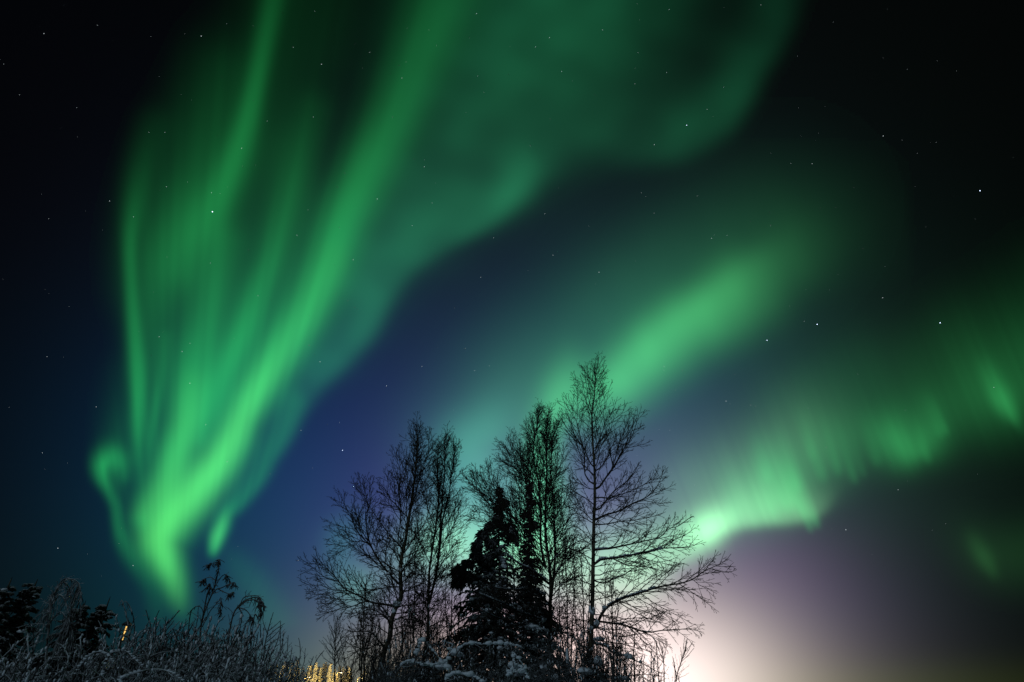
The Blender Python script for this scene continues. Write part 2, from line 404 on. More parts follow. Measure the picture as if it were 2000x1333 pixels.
LEFT_GREEN = [
    [(364, 1215, 15, .01), (352, 1178, 17, .07), (339, 1137, 19, .20), (323, 1095, 22, .36), (313, 1055, 27, .40), (334, 1015, 29, .42), (378, 965, 28, .42), (422, 915, 26, .44), (452, 865, 25, .43), (473, 816, 24, .40), (500, 768, 25, .40), (545, 695, 27, .35), (600, 605, 29, .30), (640, 520, 31, .26), (672, 430, 32, .21), (715, 340, 34, .165), (765, 240, 36, .11), (805, 150, 38, .085), (850, 40, 44, .07), (900, -90, 52, .04)],
    [(280, 1010, 18, .16), (300, 975, 24, .20), (330, 930, 24, .28), (350, 880, 23, .36), (365, 830, 22, .36), (372, 775, 23, .33), (380, 720, 26, .25), (397, 650, 29, .17), (420, 560, 30, .11), (440, 480, 30, .06)],
    [(398, 850, 18, .12), (412, 800, 20, .24), (430, 745, 21, .26), (475, 650, 22, .22), (505, 575, 22, .16), (530, 510, 20, .13), (552, 430, 22, .09), (580, 330, 24, .045), (610, 220, 28, .02)],
    [(273, 935, 9, .03), (271, 880, 9, .10), (271, 830, 10, .18), (271, 780, 10, .22), (269, 720, 11, .20), (263, 640, 10, .15), (257, 560, 9, .11), (254, 480, 10, .10), (260, 420, 14, .075), (275, 340, 20, .035), (300, 250, 25, .012)],
    [(290, 900, 5, .02), (296, 850, 6, .09), (305, 790, 7, .10), (314, 730, 8, .06), (322, 660, 10, .03)],
    [(300, 900, 26, .04), (300, 820, 26, .05), (302, 700, 30, .075), (306, 600, 34, .085), (330, 500, 46, .09), (370, 430, 46, .08), (400, 350, 40, .05), (420, 260, 40, .025), (440, 150, 40, .01)],
    [(360, 520, 35, .05), (395, 450, 30, .08), (430, 385, 24, .11), (458, 320, 20, .125), (482, 240, 16, .12), (500, 160, 14, .095), (516, 80, 15, .07), (532, 0, 17, .05), (548, -90, 20, .03)],
    [(212, 888, 12, 16, .06), (201, 908, 7, 14, .17), (201, 932, 7, 10, .18), (213, 960, 8, .12), (226, 988, 8, .12), (232, 1030, 8, .12), (244, 1070, 10, .07), (262, 1105, 11, .03), (280, 1130, 12, .01)],
    [(208, 905, 14, .10), (224, 900, 18, .15), (238, 908, 12, .13), (244, 930, 9, .06)], [(215, 925, 16, .07), (226, 940, 16, .06), (236, 965, 12, .02)],
    [(225, 880, 20, .05), (232, 850, 24, .035), (240, 800, 28, .02), (245, 740, 30, .01)],
    [(245, 1050, 14, .02), (275, 1100, 14, .03), (298, 1150, 14, .035), (308, 1200, 14, .02)],
    [(414, 1085, 6, .06), (418, 1070, 7, .30), (424, 1050, 9, .38), (432, 1030, 10, .34), (444, 1003, 12, 10, .20), (469, 978, 15, 11, .14), (505, 933, 19, 12, .12), (528, 888, 22, 13, .11), (556, 840, 24, 14, .09), (575, 790, 26, 15, .07)],
    [(330, 870, 60, .04), (380, 760, 60, .05), (430, 640, 62, .055), (475, 500, 66, .045), (510, 350, 72, .034), (545, 200, 80, .022), (585, 60, 90, .017), (610, -80, 90, .012)],
    [(300, 560, 50, .02), (340, 420, 60, .03), (380, 300, 60, .024), (430, 160, 60, .013)],
    [(560, 300, 40, .012), (600, 420, 35, .025), (570, 560, 35, .05), (520, 680, 35, .06), (470, 770, 26, .06)],
    [(440, 1075, 14, .012), (470, 1110, 22, .028), (505, 1155, 26, .036), (535, 1205, 28, .03), (550, 1235, 28, .01)],
]
LEFT_CORE = [
    [(352, 1180, 13, .04), (338, 1130, 16, .16), (322, 1090, 19, .26), (314, 1050, 23, .30), (334, 1012, 25, .30), (380, 962, 25, .26), (424, 910, 22, .24), (454, 860, 20, .21), (476, 812, 19, .17), (505, 760, 20, .13), (550, 690, 22, .07), (600, 610, 24, .04), (650, 510, 26, .02)],
    [(285, 1000, 16, .06), (325, 945, 20, .11), (352, 875, 20, .10), (368, 815, 20, .08), (378, 750, 20, .03)],
    [(417, 1075, 6, .04), (423, 1052, 8, .12), (431, 1030, 8, .10), (443, 1005, 8, .03)],
]
VEIL = [
    [(545, 880, 14, 9, .02), (575, 805, 30, 14, .06), (610, 748, 38, 16, .08), (662, 695, 42, 17, .09), (708, 640, 46, 18, .09), (742, 570, 50, 19, .09), (790, 508, 55, 18, .08), (850, 468, 55, 16, .07), (905, 443, 50, 14, .08), (955, 415, 42, 18, .095), (1000, 375, 34, 22, .105), (1040, 325, 34, 30, .06), (1090, 285, 40, 35, .03), (1150, 250, 50, 40, .02)],
    [(640, 640, 60, .03), (720, 500, 70, .05), (800, 400, 80, .055), (880, 290, 90, .055), (950, 170, 110, .05), (1020, 50, 130, .05), (1060, -90, 130, .04)],
    [(1000, 250, 100, .02), (1100, 100, 110, .03), (1180, 0, 120, .035), (1240, -100, 120, .025)],
    [(1180, 285, 60, 32, .015), (1260, 285, 60, 28, .035), (1330, 272, 55, 26, .048), (1390, 240, 50, 24, .048), (1435, 190, 45, 22, .042), (1470, 125, 45, 22, .03), (1510, 50, 45, 25, .022), (1540, -60, 50, 30, .015)],
]
MID_GREEN = [
    [(1580, 470, 60, .01), (1500, 520, 52, 36, .09), (1440, 558, 56, 38, .20), (1395, 592, 50, 34, .31), (1340, 628, 46, 34, .36), (1290, 664, 46, 34, .37), (1245, 705, 44, 34, .40), (1205, 745, 42, 36, .38), (1160, 770, 42, 40, .26), (1110, 775, 36, .22), (1085, 795, 30, .22), (1062, 850, 26, .30), (1055, 920, 28, .42), (1060, 990, 34, .5), (1040, 1060, 40, .5)],
    [(1110, 690, 26, .02), (1105, 740, 24, .11), (1095, 790, 24, .12)],
    [(1640, 450, 100, .008), (1530, 450, 90, .014), (1440, 480, 80, .028), (1350, 545, 85, .04), (1250, 620, 90, .06), (1150, 700, 85, .06), (1050, 780, 80, .07)],
]
MID_TEAL = [
    [(980, 810, 40, .06), (950, 845, 40, .17), (920, 880, 44, .22), (930, 950, 60, .26), (950, 1020, 60, .26)],
    [(1560, 400, 120, .006), (1420, 480, 110, .018), (1270, 580, 105, .028), (1130, 680, 105, .034), (1000, 770, 95, .048), (900, 850, 76, .055)],
    [(700, 1030, 26, .04), (672, 1055, 26, .07), (675, 1110, 28, .07), (700, 1150, 30, .10)],
]
RIGHT_PALE = [
    [(690, 1150, 26, .05), (760, 1110, 34, .10), (830, 1075, 40, .30), (885, 1065, 42, .52), (930, 1075, 40, .42), (1000, 1090, 44, .40), (1080, 1100, 46, .44), (1160, 1110, 48, .48), (1230, 1108, 46, .5), (1290, 1092, 42, 22, .5), (1340, 1068, 36, 20, .5), (1375, 1042, 30, 20, .62), (1400, 1028, 30, 16, .60), (1440, 1014, 36, 13, .42), (1490, 1006, 40, 12, .42), (1540, 1004, 36, 12, .36), (1580, 1000, 28, 11, .22), (1610, 985, 24, 10, .06)],
    [(1340, 1050, 22, .1), (1380, 1036, 22, .42), (1405, 1022, 20, .32), (1430, 1012, 16, .05)],
    [(1290, 1040, 50, .10), (1350, 980, 60, .14), (1430, 940, 60, .15), (1500, 900, 60, .13), (1560, 860, 60, .09)],
]
RIGHT_GREEN = [
    [(1450, 970, 40, .06), (1520, 950, 44, .10), (1590, 900, 46, .085), (1660, 860, 46, .07), (1730, 850, 44, .07), (1800, 830, 44, .07), (1870, 800, 50, .055), (1940, 770, 60, .05), (2040, 720, 70, .05), (2140, 680, 80, .03)],
    [(1560, 790, 60, .03), (1650, 770, 70, .04), (1740, 770, 70, .03), (1830, 740, 70, .02), (1940, 690, 80, .02), (2080, 620, 90, .02)],
    ray(1598, 1032, 1540, 900, 7, .14), ray(1585, 1040, 1545, 940, 5, .13), ray(1572, 1012, 1520, 890, 8, .12), ray(1545, 1000, 1490, 850, 14, .20), ray(1512, 1010, 1470, 880, 16, .16),
    ray(1560, 960, 1515, 830, 11, .10), ray(1480, 1016, 1455, 900, 18, .10), ray(1440, 1020, 1420, 900, 16, .10), ray(1610, 940, 1565, 800, 10, .06), ray(1640, 930, 1600, 800, 7, .06),
    ray(1672, 945, 1625, 800, 8, .07), ray(1690, 935, 1650, 820, 5, .05), ray(1715, 910, 1680, 800, 9, .05), ray(1590, 900, 1560, 780, 8, .05), ray(1500, 940, 1470, 830, 12, .08),
    [(1725, 835, 24, .04), (1745, 860, 24, .13), (1765, 878, 25, .15), (1785, 885, 24, 14, .12), (1805, 865, 26, .08)],
    ray(1815, 905, 1780, 800, 7, .05), ray(1852, 850, 1815, 770, 5, .05), ray(1840, 855, 1800, 760, 9, .05),
    [(1925, 715, 14, .02), (1942, 750, 15, .08), (1958, 780, 15, .15), (1974, 805, 11, .13), (1990, 830, 6, .04), (2000, 848, 4, .01)],
    [(1870, 690, 60, .02), (1930, 760, 50, .035), (1990, 780, 40, .03)],
]
PATCH = [
    [(1895, 1045, 12, .008), (1908, 1068, 12, .030), (1922, 1090, 12, .042), (1936, 1112, 9, .030), (1945, 1130, 7, .006)],
    [(1880, 1050, 40, .008), (1950, 1085, 44, .022), (2040, 1080, 50, .02), (2120, 1070, 50, .01)],
]
def folds(cx, slope, per, amt, seed):
    """fine rays across a curtain"""
    def f(X, Y):
        u = (X - cx - (Y - 900) * slope) / per
        r = np.zeros(X.shape)
        rs = np.random.RandomState(seed)
        for k in range(9):
            fr = 0.6 * 1.45 ** k * 0.35; r += np.sin(u * fr * 6.283 + rs.rand() * 6.283) / (1 + 0.35 * k)
        return 1 + amt * np.tanh(r * 0.6)
    return f

au = empty('aurora', CAM + px_dir(450, 700) * 6000, 'tall green aurora curtain fanning up the left of the sky from a bright narrow foot', 'aurora', AUR_GROUP)
curtain('green_rays', LEFT_GREEN, lumin('aurora_green', (0.045, 1.0, 0.22)), au, 6000, (150, -230, 1000, 1240), 4, smooth=1, ripple=fan(320, 1560, 42, .075, 4))
curtain('bright_core', LEFT_CORE, lumin('aurora_core', (0.24, 1.0, 0.12)), au, 7800, (220, 450, 700, 1240), 4, ripple=fan(320, 1560, 42, .05, 4))
av = empty('aurora', CAM + px_dir(950, 300) * 9600, 'faint wide green aurora veil across the top of the sky beside the tall fan', 'aurora', AUR_GROUP)
curtain('green_veil', VEIL, lumin('aurora_veil', (0.075, 1.0, 0.40)), av, 9600, (470, -240, 1700, 930), 6, smooth=2, ripple=patchy(.17, 8, 210))
am = empty('aurora', CAM + px_dir(1250, 700) * 11000, 'short bright green aurora band slanting down to the top of the tallest birch', 'aurora', AUR_GROUP)
curtain('green_band', MID_GREEN, lumin('aurora_band', (0.13, 1.0, 0.27)), am, 11000, (800, 250, 1800, 1250), 5, smooth=2, ripple=patchy(.07, 9, 170))
curtain('teal_glow', MID_TEAL, lumin('aurora_teal', (0.14, 1.0, 0.52)), am, 12400, (560, 100, 1850, 1250), 6, smooth=2)
ar = empty('aurora', CAM + px_dir(1550, 950) * 14000, 'rayed aurora band with a whitish lower edge rising from behind the birches to the right', 'aurora', AUR_GROUP)
curtain('pale_band', RIGHT_PALE, lumin('aurora_pale', (0.34, 1.0, 0.42)), ar, 14000, (560, 650, 1760, 1280), 4, ripple=folds(1450, 0.38, 60, 0.11, 3))
curtain('green_rays', RIGHT_GREEN, lumin('aurora_far_green', (0.09, 1.0, 0.26)), ar, 16000, (1280, 330, 2400, 1100), 4, ripple=folds(1500, 0.42, 70, 0.11, 5))
ap = empty('aurora', CAM + px_dir(1920, 1090) * 17500, 'small dim green aurora patch low at the right edge of the sky', 'aurora', AUR_GROUP)
curtain('green_glow', PATCH, lumin('aurora_patch', (0.18, 1.0, 0.24)), ap, 17500, (1700, 900, 2300, 1280), 5)

# ------------------------------------------------------------------ stars
def build_stars():
    S = [(393, 71, 2.2), (214, 393, 1.9), (415, 414, 4.0), (573, 93, 1.8), (628, 126, 2.2), (472, 290, 2.0), (413, 377, 1.6), (325, 365, 1.4), (261, 424, 1.6), (291, 259, 1.2), (322, 259, 1.3), (690, 508, 2.0), (737, 389, 2.2), (829, 326, 2.0), (805, 441, 2.0), (844, 397, 1.5), (931, 27, 2.0), (1073, 74, 2.0), (1046, 92, 1.8), (1097, 140, 1.7), (1177, 59, 1.5), (1036, 285, 1.9), (1064, 418, 1.7), (1278, 283, 1.9), (1341, 245, 2.6), (1390, 466, 2.0), (1381, 214, 1.5), (1413, 171, 1.3), (1586, 320, 1.6), (1725, 266, 2.0), (1914, 373, 2.8), (1596, 634, 3.2), (1498, 665, 2.8), (1836, 631, 3.0), (1724, 582, 2.0), (1418, 784, 2.4), (1466, 792, 1.4), (1941, 757, 1.6), (1652, 1035, 2.4), (1754, 957, 1.6), (356, 687, 2.2), (371, 749, 2.2), (311, 658, 1.8), (371, 671, 1.5), (402, 830, 1.6), (444, 902, 2.0), (625, 707, 2.2), (604, 675, 1.5), (755, 754, 2.2), (669, 880, 2.6), (588, 841, 1.7), (504, 578, 1.8), (411, 514, 1.6), (580, 460, 1.4), (909, 681, 1.8), (939, 542, 1.9), (964, 465, 1.8), (1080, 499, 1.9), (1170, 532, 2.2), (1188, 628, 1.3), (824, 716, 1.6), (927, 724, 1.5), (956, 715, 1.4), (887, 601, 1.2), (260, 1105, 1.9), (113, 1071, 2.0), (583, 1095, 2.2), (188, 795, 1.6), (92, 697, 1.4), (83, 885, 1.4), (86, 66, 1.6), (190, 50, 1.1), (150, 211, 1.2), (612, 229, 1.4), (522, 237, 1.3), (785, 153, 1.5), (708, 132, 1.2), (722, 103, 1.3), (933, 149, 1.3), (767, 229, 1.2), (1246, 103, 1.2), (1240, 164, 1.3), (1253, 377, 1.3), (1278, 417, 1.2), (1150, 442, 1.2), (1297, 716, 1.6), (1333, 724, 1.3), (1308, 841, 1.3), (1571, 628, 1.3), (1505, 441, 1.3), (1420, 460, 1.3), (1486, 10, 1.4), (1307, 19, 1.4), (1302, 142, 1.4)]
    s = Shape(); rr = random.Random(5)
    for _ in range(420): S.append((rr.uniform(-300, 2300), rr.uniform(-350, 1150), rr.uniform(0.5, 0.6 + 0.7 * rr.random() ** 3)))
    hot = Shape()
    for i, (x, y, m) in enumerate(S):
        c = CAM + px_dir(x, y) * 25000
        r = 25000 / FOCAL * 0.225 * m
        (hot if m >= 2.6 else s).blob(c, (r, r, r), 0, 0.0, 6, 4)
    a = s.link('stars', glow('starlight', (0.85, 0.95, 1.0), 1.0)); tag(a, 'small white stars scattered over the night sky', 'stars', kind='stuff')
    b = hot.link('stars', glow('bright_starlight', (0.62, 0.75, 1.0), 3.0)); tag(b, 'brightest bluish stars among the aurora', 'stars', kind='stuff')
build_stars()

# ------------------------------------------------------------------ bare trees
def vadd(a, b, k=1.0): return (a[0] + b[0] * k, a[1] + b[1] * k, a[2] + b[2] * k)
def unit(a):
    l = math.sqrt(a[0] * a[0] + a[1] * a[1] + a[2] * a[2]) + 1e-12; return (a[0] / l, a[1] / l, a[2] / l)
def cross(a, b): return (a[1] * b[2] - a[2] * b[1], a[2] * b[0] - a[0] * b[2], a[0] * b[1] - a[1] * b[0])

def shoot(rg, p, d, L, n, wander, trop):
    st = L / n; pts = [p]
    for i in range(n):
        d = unit((d[0] + rg.gauss(0, wander), d[1] + rg.gauss(0, wander), d[2] + rg.gauss(0, wander) + trop * st))
        p = vadd(p, d, st); pts.append(p)
    return pts

def lean(rg, t, ang, az=None):
    ref = (0, 0, 1) if abs(t[2]) < 0.8 else (1, 0, 0)
    u = unit(cross(t, ref)); v = cross(u, t)
    az = rg.uniform(0, 2 * math.pi) if az is None else az
    s, c = math.sin(ang), math.cos(ang)
    return unit((t[0] * c + s * (u[0] * math.cos(az) + v[0] * math.sin(az)), t[1] * c + s * (u[1] * math.cos(az) + v[1] * math.sin(az)), t[2] * c + s * (u[2] * math.cos(az) + v[2] * math.sin(az))))

def ramify(rg, S, pts, r0, r1, level, K, s_from=0.12):
    """twigs along a branch; K holds the habit of the tree"""
    seg = [math.dist(pts[i], pts[i + 1]) for i in range(len(pts) - 1)]; L = sum(seg)
    if L < 0.12: return
    s = s_from * L + rg.uniform(0, K['gap'][level])
    cum = 0; i = 0
    side = rg.uniform(0, 6.283)
    while s < L * 0.97:
        while i < len(seg) - 1 and cum + seg[i] < s: cum += seg[i]; i += 1
        f = (s - cum) / max(seg[i], 1e-6)
        p = tuple(pts[i][k] + (pts[i + 1][k] - pts[i][k]) * f for k in range(3))
        t = unit(tuple(pts[i + 1][k] - pts[i][k] for k in range(3)))
        rest = L - s
        ln = (K['len'][level][0] + K['len'][level][1] * rest) * rg.uniform(0.55, 1.25)
        ln = min(ln, K['max'][level]) * (0.42 + 0.58 * min(1.0, rest / (1.1 if level == 0 else 0.5)))
        side += 2.4 + rg.uniform(-.5, .5)
        d = lean(rg, t, math.radians(rg.gauss(K['ang'][level], 9)), side)
        droop = K['trop'](p[2]) * (1 if level else 0.6)
        n = 5 if ln > 0.5 else 3
        if ln > 1.3: n = 8
        q = shoot(rg, p, d, ln, n, K['wander'], droop)
        rp = r0 + (r1 - r0) * s / L
        ra = min(rp * 0.75, K['rad'][0] + K['rad'][1] * ln)
        S.tube(q, [ra + (K['tip'] - ra) * j / n for j in range(n + 1)], 3 if ra < 0.03 else 5)
        if level + 1 < len(K['gap']): ramify(rg, S, q, ra, K['tip'], level + 1, K, 0.2)
        s += K['gap'][level] * rg.uniform(0.6, 1.4)

def snow_on(S, pts, r, rg, a=0.0, b=1.0, k=1.0, cover=0.7):
    """knobbly snow lying along a branch between the fractions a and b, broken by gaps"""
    n = 64; P = bez(pts, n); i0, i1 = int(a * (n - 1)), int(b * (n - 1))
    i = i0; step = math.dist(P[0], P[-1]) / n
    while i < i1:
        m = min(rg.randint(4, 11), i1 - i)
        if rg.random() < cover:
            for j in range(m):
                q = P[i + j]; e = 0.45 + 0.55 * math.sin(math.pi * (j + .5) / m) ** .6
                R = r * (1 - .5 * (i + j) / n) * e * rg.uniform(.6, 1.3) * k
                if rg.random() < .07: R *= 1.5
                S.blob((q[0] + rg.gauss(0, R * .2), q[1] + rg.gauss(0, R * .2), q[2] + r * .35 + R * .25), (max(R, step * .75), R, R * rg.uniform(.55, .95)), rg.random() * 50, .55, 9, 6, 1.8, .45)
        i += m + (1 if rg.random() < .5 else 0)

def px_path(rows, D, spread=0.0, n=None, start=None):
    """traced image pixels (x, y) laid out in depth from D to D + spread"""
    m = len(rows); pts = []
    for i, r in enumerate(rows):
        pts.append(px_point(r[0], r[1], D + spread * (i / max(1, m - 1))))
    if start is not None: pts[0] = np.asarray(start)
    L = sum(np.linalg.norm(pts[i + 1] - pts[i]) for i in range(m - 1))
    q = bez(pts, n or max(4, int(L / 0.22) + 2))
    return [tuple(p) for p in q], L

def trunk_mesh(root, stems, mat=None, snow=None):
    S = Shape()
    for pts, rad in stems: S.tube(pts, rad, 8)
    return S.link('trunk', mat or M_TRUNK, root)

def stem_path(rows, D, r0, r1, ground=True, spread=0.0):
    """a stem from its foot (first row) to its tip; carried down to the ground below the first row"""
    pts, L = px_path(rows, D, spread, n=max(12, len(rows) * 4))
    if ground:
        f = pts[0]; g = (f[0] + (f[0] - pts[3][0]) * .3, f[1], -0.15)
        pts = [g, ((g[0] + f[0]) / 2, f[1], f[2] / 2)] + pts
    n = len(pts); cum = [0]
    for i in range(n - 1): cum.append(cum[-1] + math.dist(pts[i], pts[i + 1]))
    rad = [r1 + (r0 - r1) * (1 - c / cum[-1]) ** 0.8 * (1.25 if (i == 0 and ground) else 1) for i, c in enumerate(cum)]
    return pts, rad

def at_height(stem, f):
    pts, rad = stem; i = min(int(f * (len(pts) - 1)), len(pts) - 2); k = f * (len(pts) - 1) - i
    p = tuple(pts[i][q] + (pts[i + 1][q] - pts[i][q]) * k for q in range(3)); t = unit(tuple(pts[i + 1][q] - pts[i][q] for q in range(3)))
    return p, t, rad[i] + (rad[i + 1] - rad[i]) * k

def near_on(stem, p):
    pts, rad = stem; b = min(range(len(pts)), key=lambda i: (pts[i][0] - p[0]) ** 2 + (pts[i][2] - p[2]) ** 2)
    return pts[b]

def birch(name, label, D, stems, limbs, auto, K, seed, group, mat=None, twigmat=None, snow_limbs=(), crotch=(), leader=True):
    rg = random.Random(seed)
    st = [stem_path(*s) if len(s) == 4 else stem_path(s[0], s[1], s[2], s[3], s[4]) for s in stems]
    root = empty(name, (st[0][0][0][0], st[0][0][0][1], 0.0), label, 'tree', group)
    trunk_mesh(root, st, mat)
    twm = twigmat or M_TWIG
    made = []
    for i, (rows, spread, r0) in enumerate(limbs):
        p0 = px_point(rows[0][0], rows[0][1], D)
        best = min(st, key=lambda s: min((q[0] - p0[0]) ** 2 + (q[2] - p0[2]) ** 2 for q in s[0]))
        a = near_on(best, p0)
        gap = math.dist(a, p0)
        pts, L = px_path(rows, D if gap < 0.5 else D, spread)
        if gap < 0.5: pts[0] = (a[0], a[1], a[2]) if gap < 0.25 else pts[0]
        made.append((pts, r0, i))
    for pts, r0, i in made:
        S = Shape(); n = len(pts); tip = 0.007
        S.tube(pts, [r0 + (tip - r0) * (j / (n - 1)) ** 0.8 for j in range(n)], 6)
        ramify(rg, S, pts, r0, tip, 0, K)
        b = S.link('branch', twm, root)
        for (k, f0, f1, size, cover) in snow_limbs:
            if k == i:
                Q = Shape(); snow_on(Q, pts, r0 * size, rg, f0, f1, 1.0, cover); tag(Q.link('snow', M_SNOW, b), kind='stuff')
    for (si, f0, f1, count, ang0, ang1, len0, len1, trop, az) in auto:
        for k in range(count):
            f = f0 + (f1 - f0) * (k + rg.random()) / count
            p, t, r = at_height(st[si], f)
            u = (f - f0) / max(1e-6, f1 - f0)
            ln = (len0 + (len1 - len0) * u) * rg.uniform(.7, 1.15)
            d = lean(rg, t, math.radians(ang0 + (ang1 - ang0) * u + rg.gauss(0, 6)), (k * 2.4 + rg.uniform(-.5, .5)) if az is None else rg.uniform(*az))
            n = max(5, int(ln / 0.25)); q = shoot(rg, p, d, ln, n, 0.07, trop)
            ra = min(r * .6, 0.006 + 0.010 * ln)
            S = Shape(); S.tube(q, [ra + (0.007 - ra) * (j / n) ** .8 for j in range(n + 1)], 5)
            ramify(rg, S, q, ra, 0.007, 0, K)
            S.link('branch', twm, root)
    for q in (st if leader else ()):
        S = Shape(); ramify(rg, S, q[0][int(len(q[0]) * .72):], 0.02, 0.007, 0, dict(K, ang=[28, 32, 35], trop=lambda z: 0.25), 0.0)
        S.link('top_twigs', twm, root)
    for (x, y, dD, w, h) in crotch:
        d = px_dir(x, y); bestc = None
        for pts in [q[0] for q in st] + [q[0] for q in made]:
            for q in pts:
                v = np.array(q) - CAM; k = float(np.linalg.norm(v - d * np.dot(v, d)))
                if bestc is None or k < bestc[0]: bestc = (k, q)
        c = bestc[1]; s = Shape(); w *= .75; h *= .75; s.blob((c[0], c[1] - w * .4, c[2] + h * .3), (w, w * .8, h), rg.random() * 20, .6, 16, 10, 2.2, .3); s.link('snow_clump', M_SNOW, root)
    return root

BIRCH = 'bare birches in the middle of the view'
KR = dict(gap=[.185, .155, .16], len=[(.42, .40), (.22, .36), (.16, .26)], max=[2.1, .95, .5], ang=[36, 33, 32], wander=.034, trop=lambda z: max(-.55, min(.45, (z - 5.5) * .13)), rad=(.0082, .0062), tip=.0072)
R_TRUNK = [(1152, 1333), (1153.5, 1275), (1155, 1230), (1157, 1177), (1158, 1122), (1159, 1074), (1160, 1014), (1161.6, 984), (1161.6, 960), (1161.6, 926), (1160, 900), (1157, 852), (1157, 832), (1156, 810), (1160, 781), (1162, 757), (1163, 738), (1170, 698)]
R_LIMBS = [
    ([(1166, 957), (1176, 944), (1194, 918), (1200, 912), (1213, 885), (1229, 862), (1237, 846), (1245, 820), (1253, 795)], 1.0, .05),
    ([(1194, 918), (1201, 897), (1207, 876), (1209, 866), (1213, 857), (1221, 838), (1230, 815), (1238, 800)], -.8, .03),
    ([(1164, 922), (1179, 906), (1190, 885), (1196, 871), (1211, 863), (1230, 845), (1240, 838)], -1.2, .035),
    ([(1168, 970), (1184, 973), (1200, 970), (1230, 960), (1260, 946), (1289, 932), (1304, 918)], -1.6, .03),
    ([(1167, 1000), (1184, 978), (1199, 960), (1216, 947), (1230, 935), (1241, 919), (1246, 907)], 1.4, .04),
    ([(1165, 1015), (1183, 1006), (1210, 998), (1235, 984), (1260, 973), (1278, 958), (1291, 934), (1298, 912)], .9, .045),
    ([(1165, 1025), (1183, 1024), (1210, 1019), (1242, 1016), (1284, 1007), (1300, 1000)], -1.5, .028),
    ([(1162, 1078), (1171, 1073), (1188, 1072), (1218, 1066), (1254, 1058), (1290, 1049), (1302, 1036), (1312, 1031), (1329, 1017), (1336, 1013)], .6, .048),
    ([(1312, 1031), (1323, 1029), (1342, 1016), (1352, 1008)], .4, .014),
    ([(1164, 1100), (1174, 1093), (1192, 1091), (1212, 1088), (1248, 1082), (1278, 1076), (1296, 1071), (1324, 1070), (1352, 1067), (1365, 1060), (1373, 1056)], -1.0, .052),
    ([(1296, 1071), (1302, 1065), (1318, 1054), (1336, 1047), (1359, 1030)], -1.2, .02),
    ([(1198, 1092), (1207, 1096), (1224, 1104), (1248, 1106), (1270, 1109), (1294, 1115), (1312, 1113)], -1.4, .03),
    ([(1164, 1127), (1188, 1117), (1210, 1112), (1242, 1110), (1262, 1104)], 1.3, .022),
    ([(1163, 1139), (1184, 1138), (1200, 1130), (1224, 1120), (1236, 1111), (1262, 1100), (1280, 1096)], -.8, .03),
    ([(1158, 1228), (1165, 1222), (1173, 1204), (1182, 1190), (1197, 1178), (1215, 1169), (1238, 1162), (1260, 1155), (1282, 1148), (1306, 1143), (1328, 1140), (1352, 1132), (1372, 1118), (1390, 1109), (1408, 1101), (1421, 1091), (1428, 1082)], -1.0, .066),
    ([(1390, 1111), (1407, 1117), (1424, 1118), (1439, 1113)], -1.0, .012),
    ([(1353, 1132), (1366, 1143), (1384, 1151), (1400, 1160)], -1.0, .014),
    ([(1374, 1117), (1378, 1108), (1388, 1104), (1401, 1103)], -1.0, .010),
    ([(1160, 1213), (1185, 1216), (1207, 1219), (1230, 1225), (1252, 1233), (1270, 1235), (1297, 1231), (1323, 1230), (1350, 1228), (1365, 1233), (1376, 1239)], .8, .042),
    ([(1158, 1225), (1176, 1230), (1209, 1243), (1245, 1239), (1272, 1234)], -1.6, .026),
    ([(1156, 1252), (1165, 1258), (1183, 1261), (1195, 1273), (1221, 1282), (1242, 1291), (1260, 1299), (1282, 1311), (1296, 1318)], -1.0, .05),
    ([(1160, 1248), (1185, 1254), (1209, 1257), (1237, 1264), (1257, 1269), (1275, 1273)], 1.0, .024),
    ([(1155, 1315), (1190, 1322), (1230, 1320), (1252, 1318), (1275, 1318), (1292, 1322)], -.6, .026),
    ([(1205, 1174), (1230, 1190), (1260, 1206), (1290, 1216), (1318, 1222)], -1.4, .020),
    ([(1250, 1158), (1280, 1180), (1310, 1196), (1340, 1212), (1352, 1220)], -1.2, .016),
    ([(1158, 948), (1148, 936), (1142, 924), (1141, 900), (1139, 876), (1131, 844), (1126, 824), (1117, 810), (1104, 788), (1097, 774)], .8, .034),
    ([(1157, 914), (1147, 892), (1140, 874), (1130, 864), (1116, 847), (1107, 836), (1095, 815), (1088, 805)], -.8, .030),
    ([(1157, 926), (1142, 911), (1128, 902), (1112, 884)], -1.4, .02),
    ([(1157, 959), (1136, 947), (1120, 942), (1100, 950)], -1.2, .02),
    ([(1126, 822), (1128, 810), (1128, 774), (1124, 752)], .6, .012),
    ([(1154, 838), (1144, 828), (1136, 820), (1128, 811), (1118, 795)], 1.0, .014),
    ([(1157, 804), (1150, 780), (1145, 760), (1132, 749), (1120, 737), (1114, 731)], .5, .014),
    ([(1158, 770), (1152, 744), (1138, 721)], -.5, .010), ([(1160, 757), (1153, 735), (1148, 722), (1147, 708)], .4, .010),
    ([(1163, 748), (1176, 738), (1187, 721)], -.4, .009), ([(1161, 783), (1168, 765), (1180, 745), (1184, 730)], .5, .010),
    ([(1157, 826), (1162, 823), (1174, 810), (1184, 786), (1189, 762), (1196, 745)], -.6, .016),
    ([(1161, 905), (1164, 876), (1176, 846), (1183, 820), (1198, 800), (1206, 775)], .7, .022),
    ([(1162, 916), (1169, 894), (1172, 875), (1184, 858), (1193, 840), (1198, 820), (1213, 810), (1226, 785)], -.7, .024),
    ([(1159, 1020), (1140, 1000), (1120, 985), (1105, 962)], 1.2, .022), ([(1159, 1060), (1135, 1035), (1112, 1020)], -1.2, .02),
]
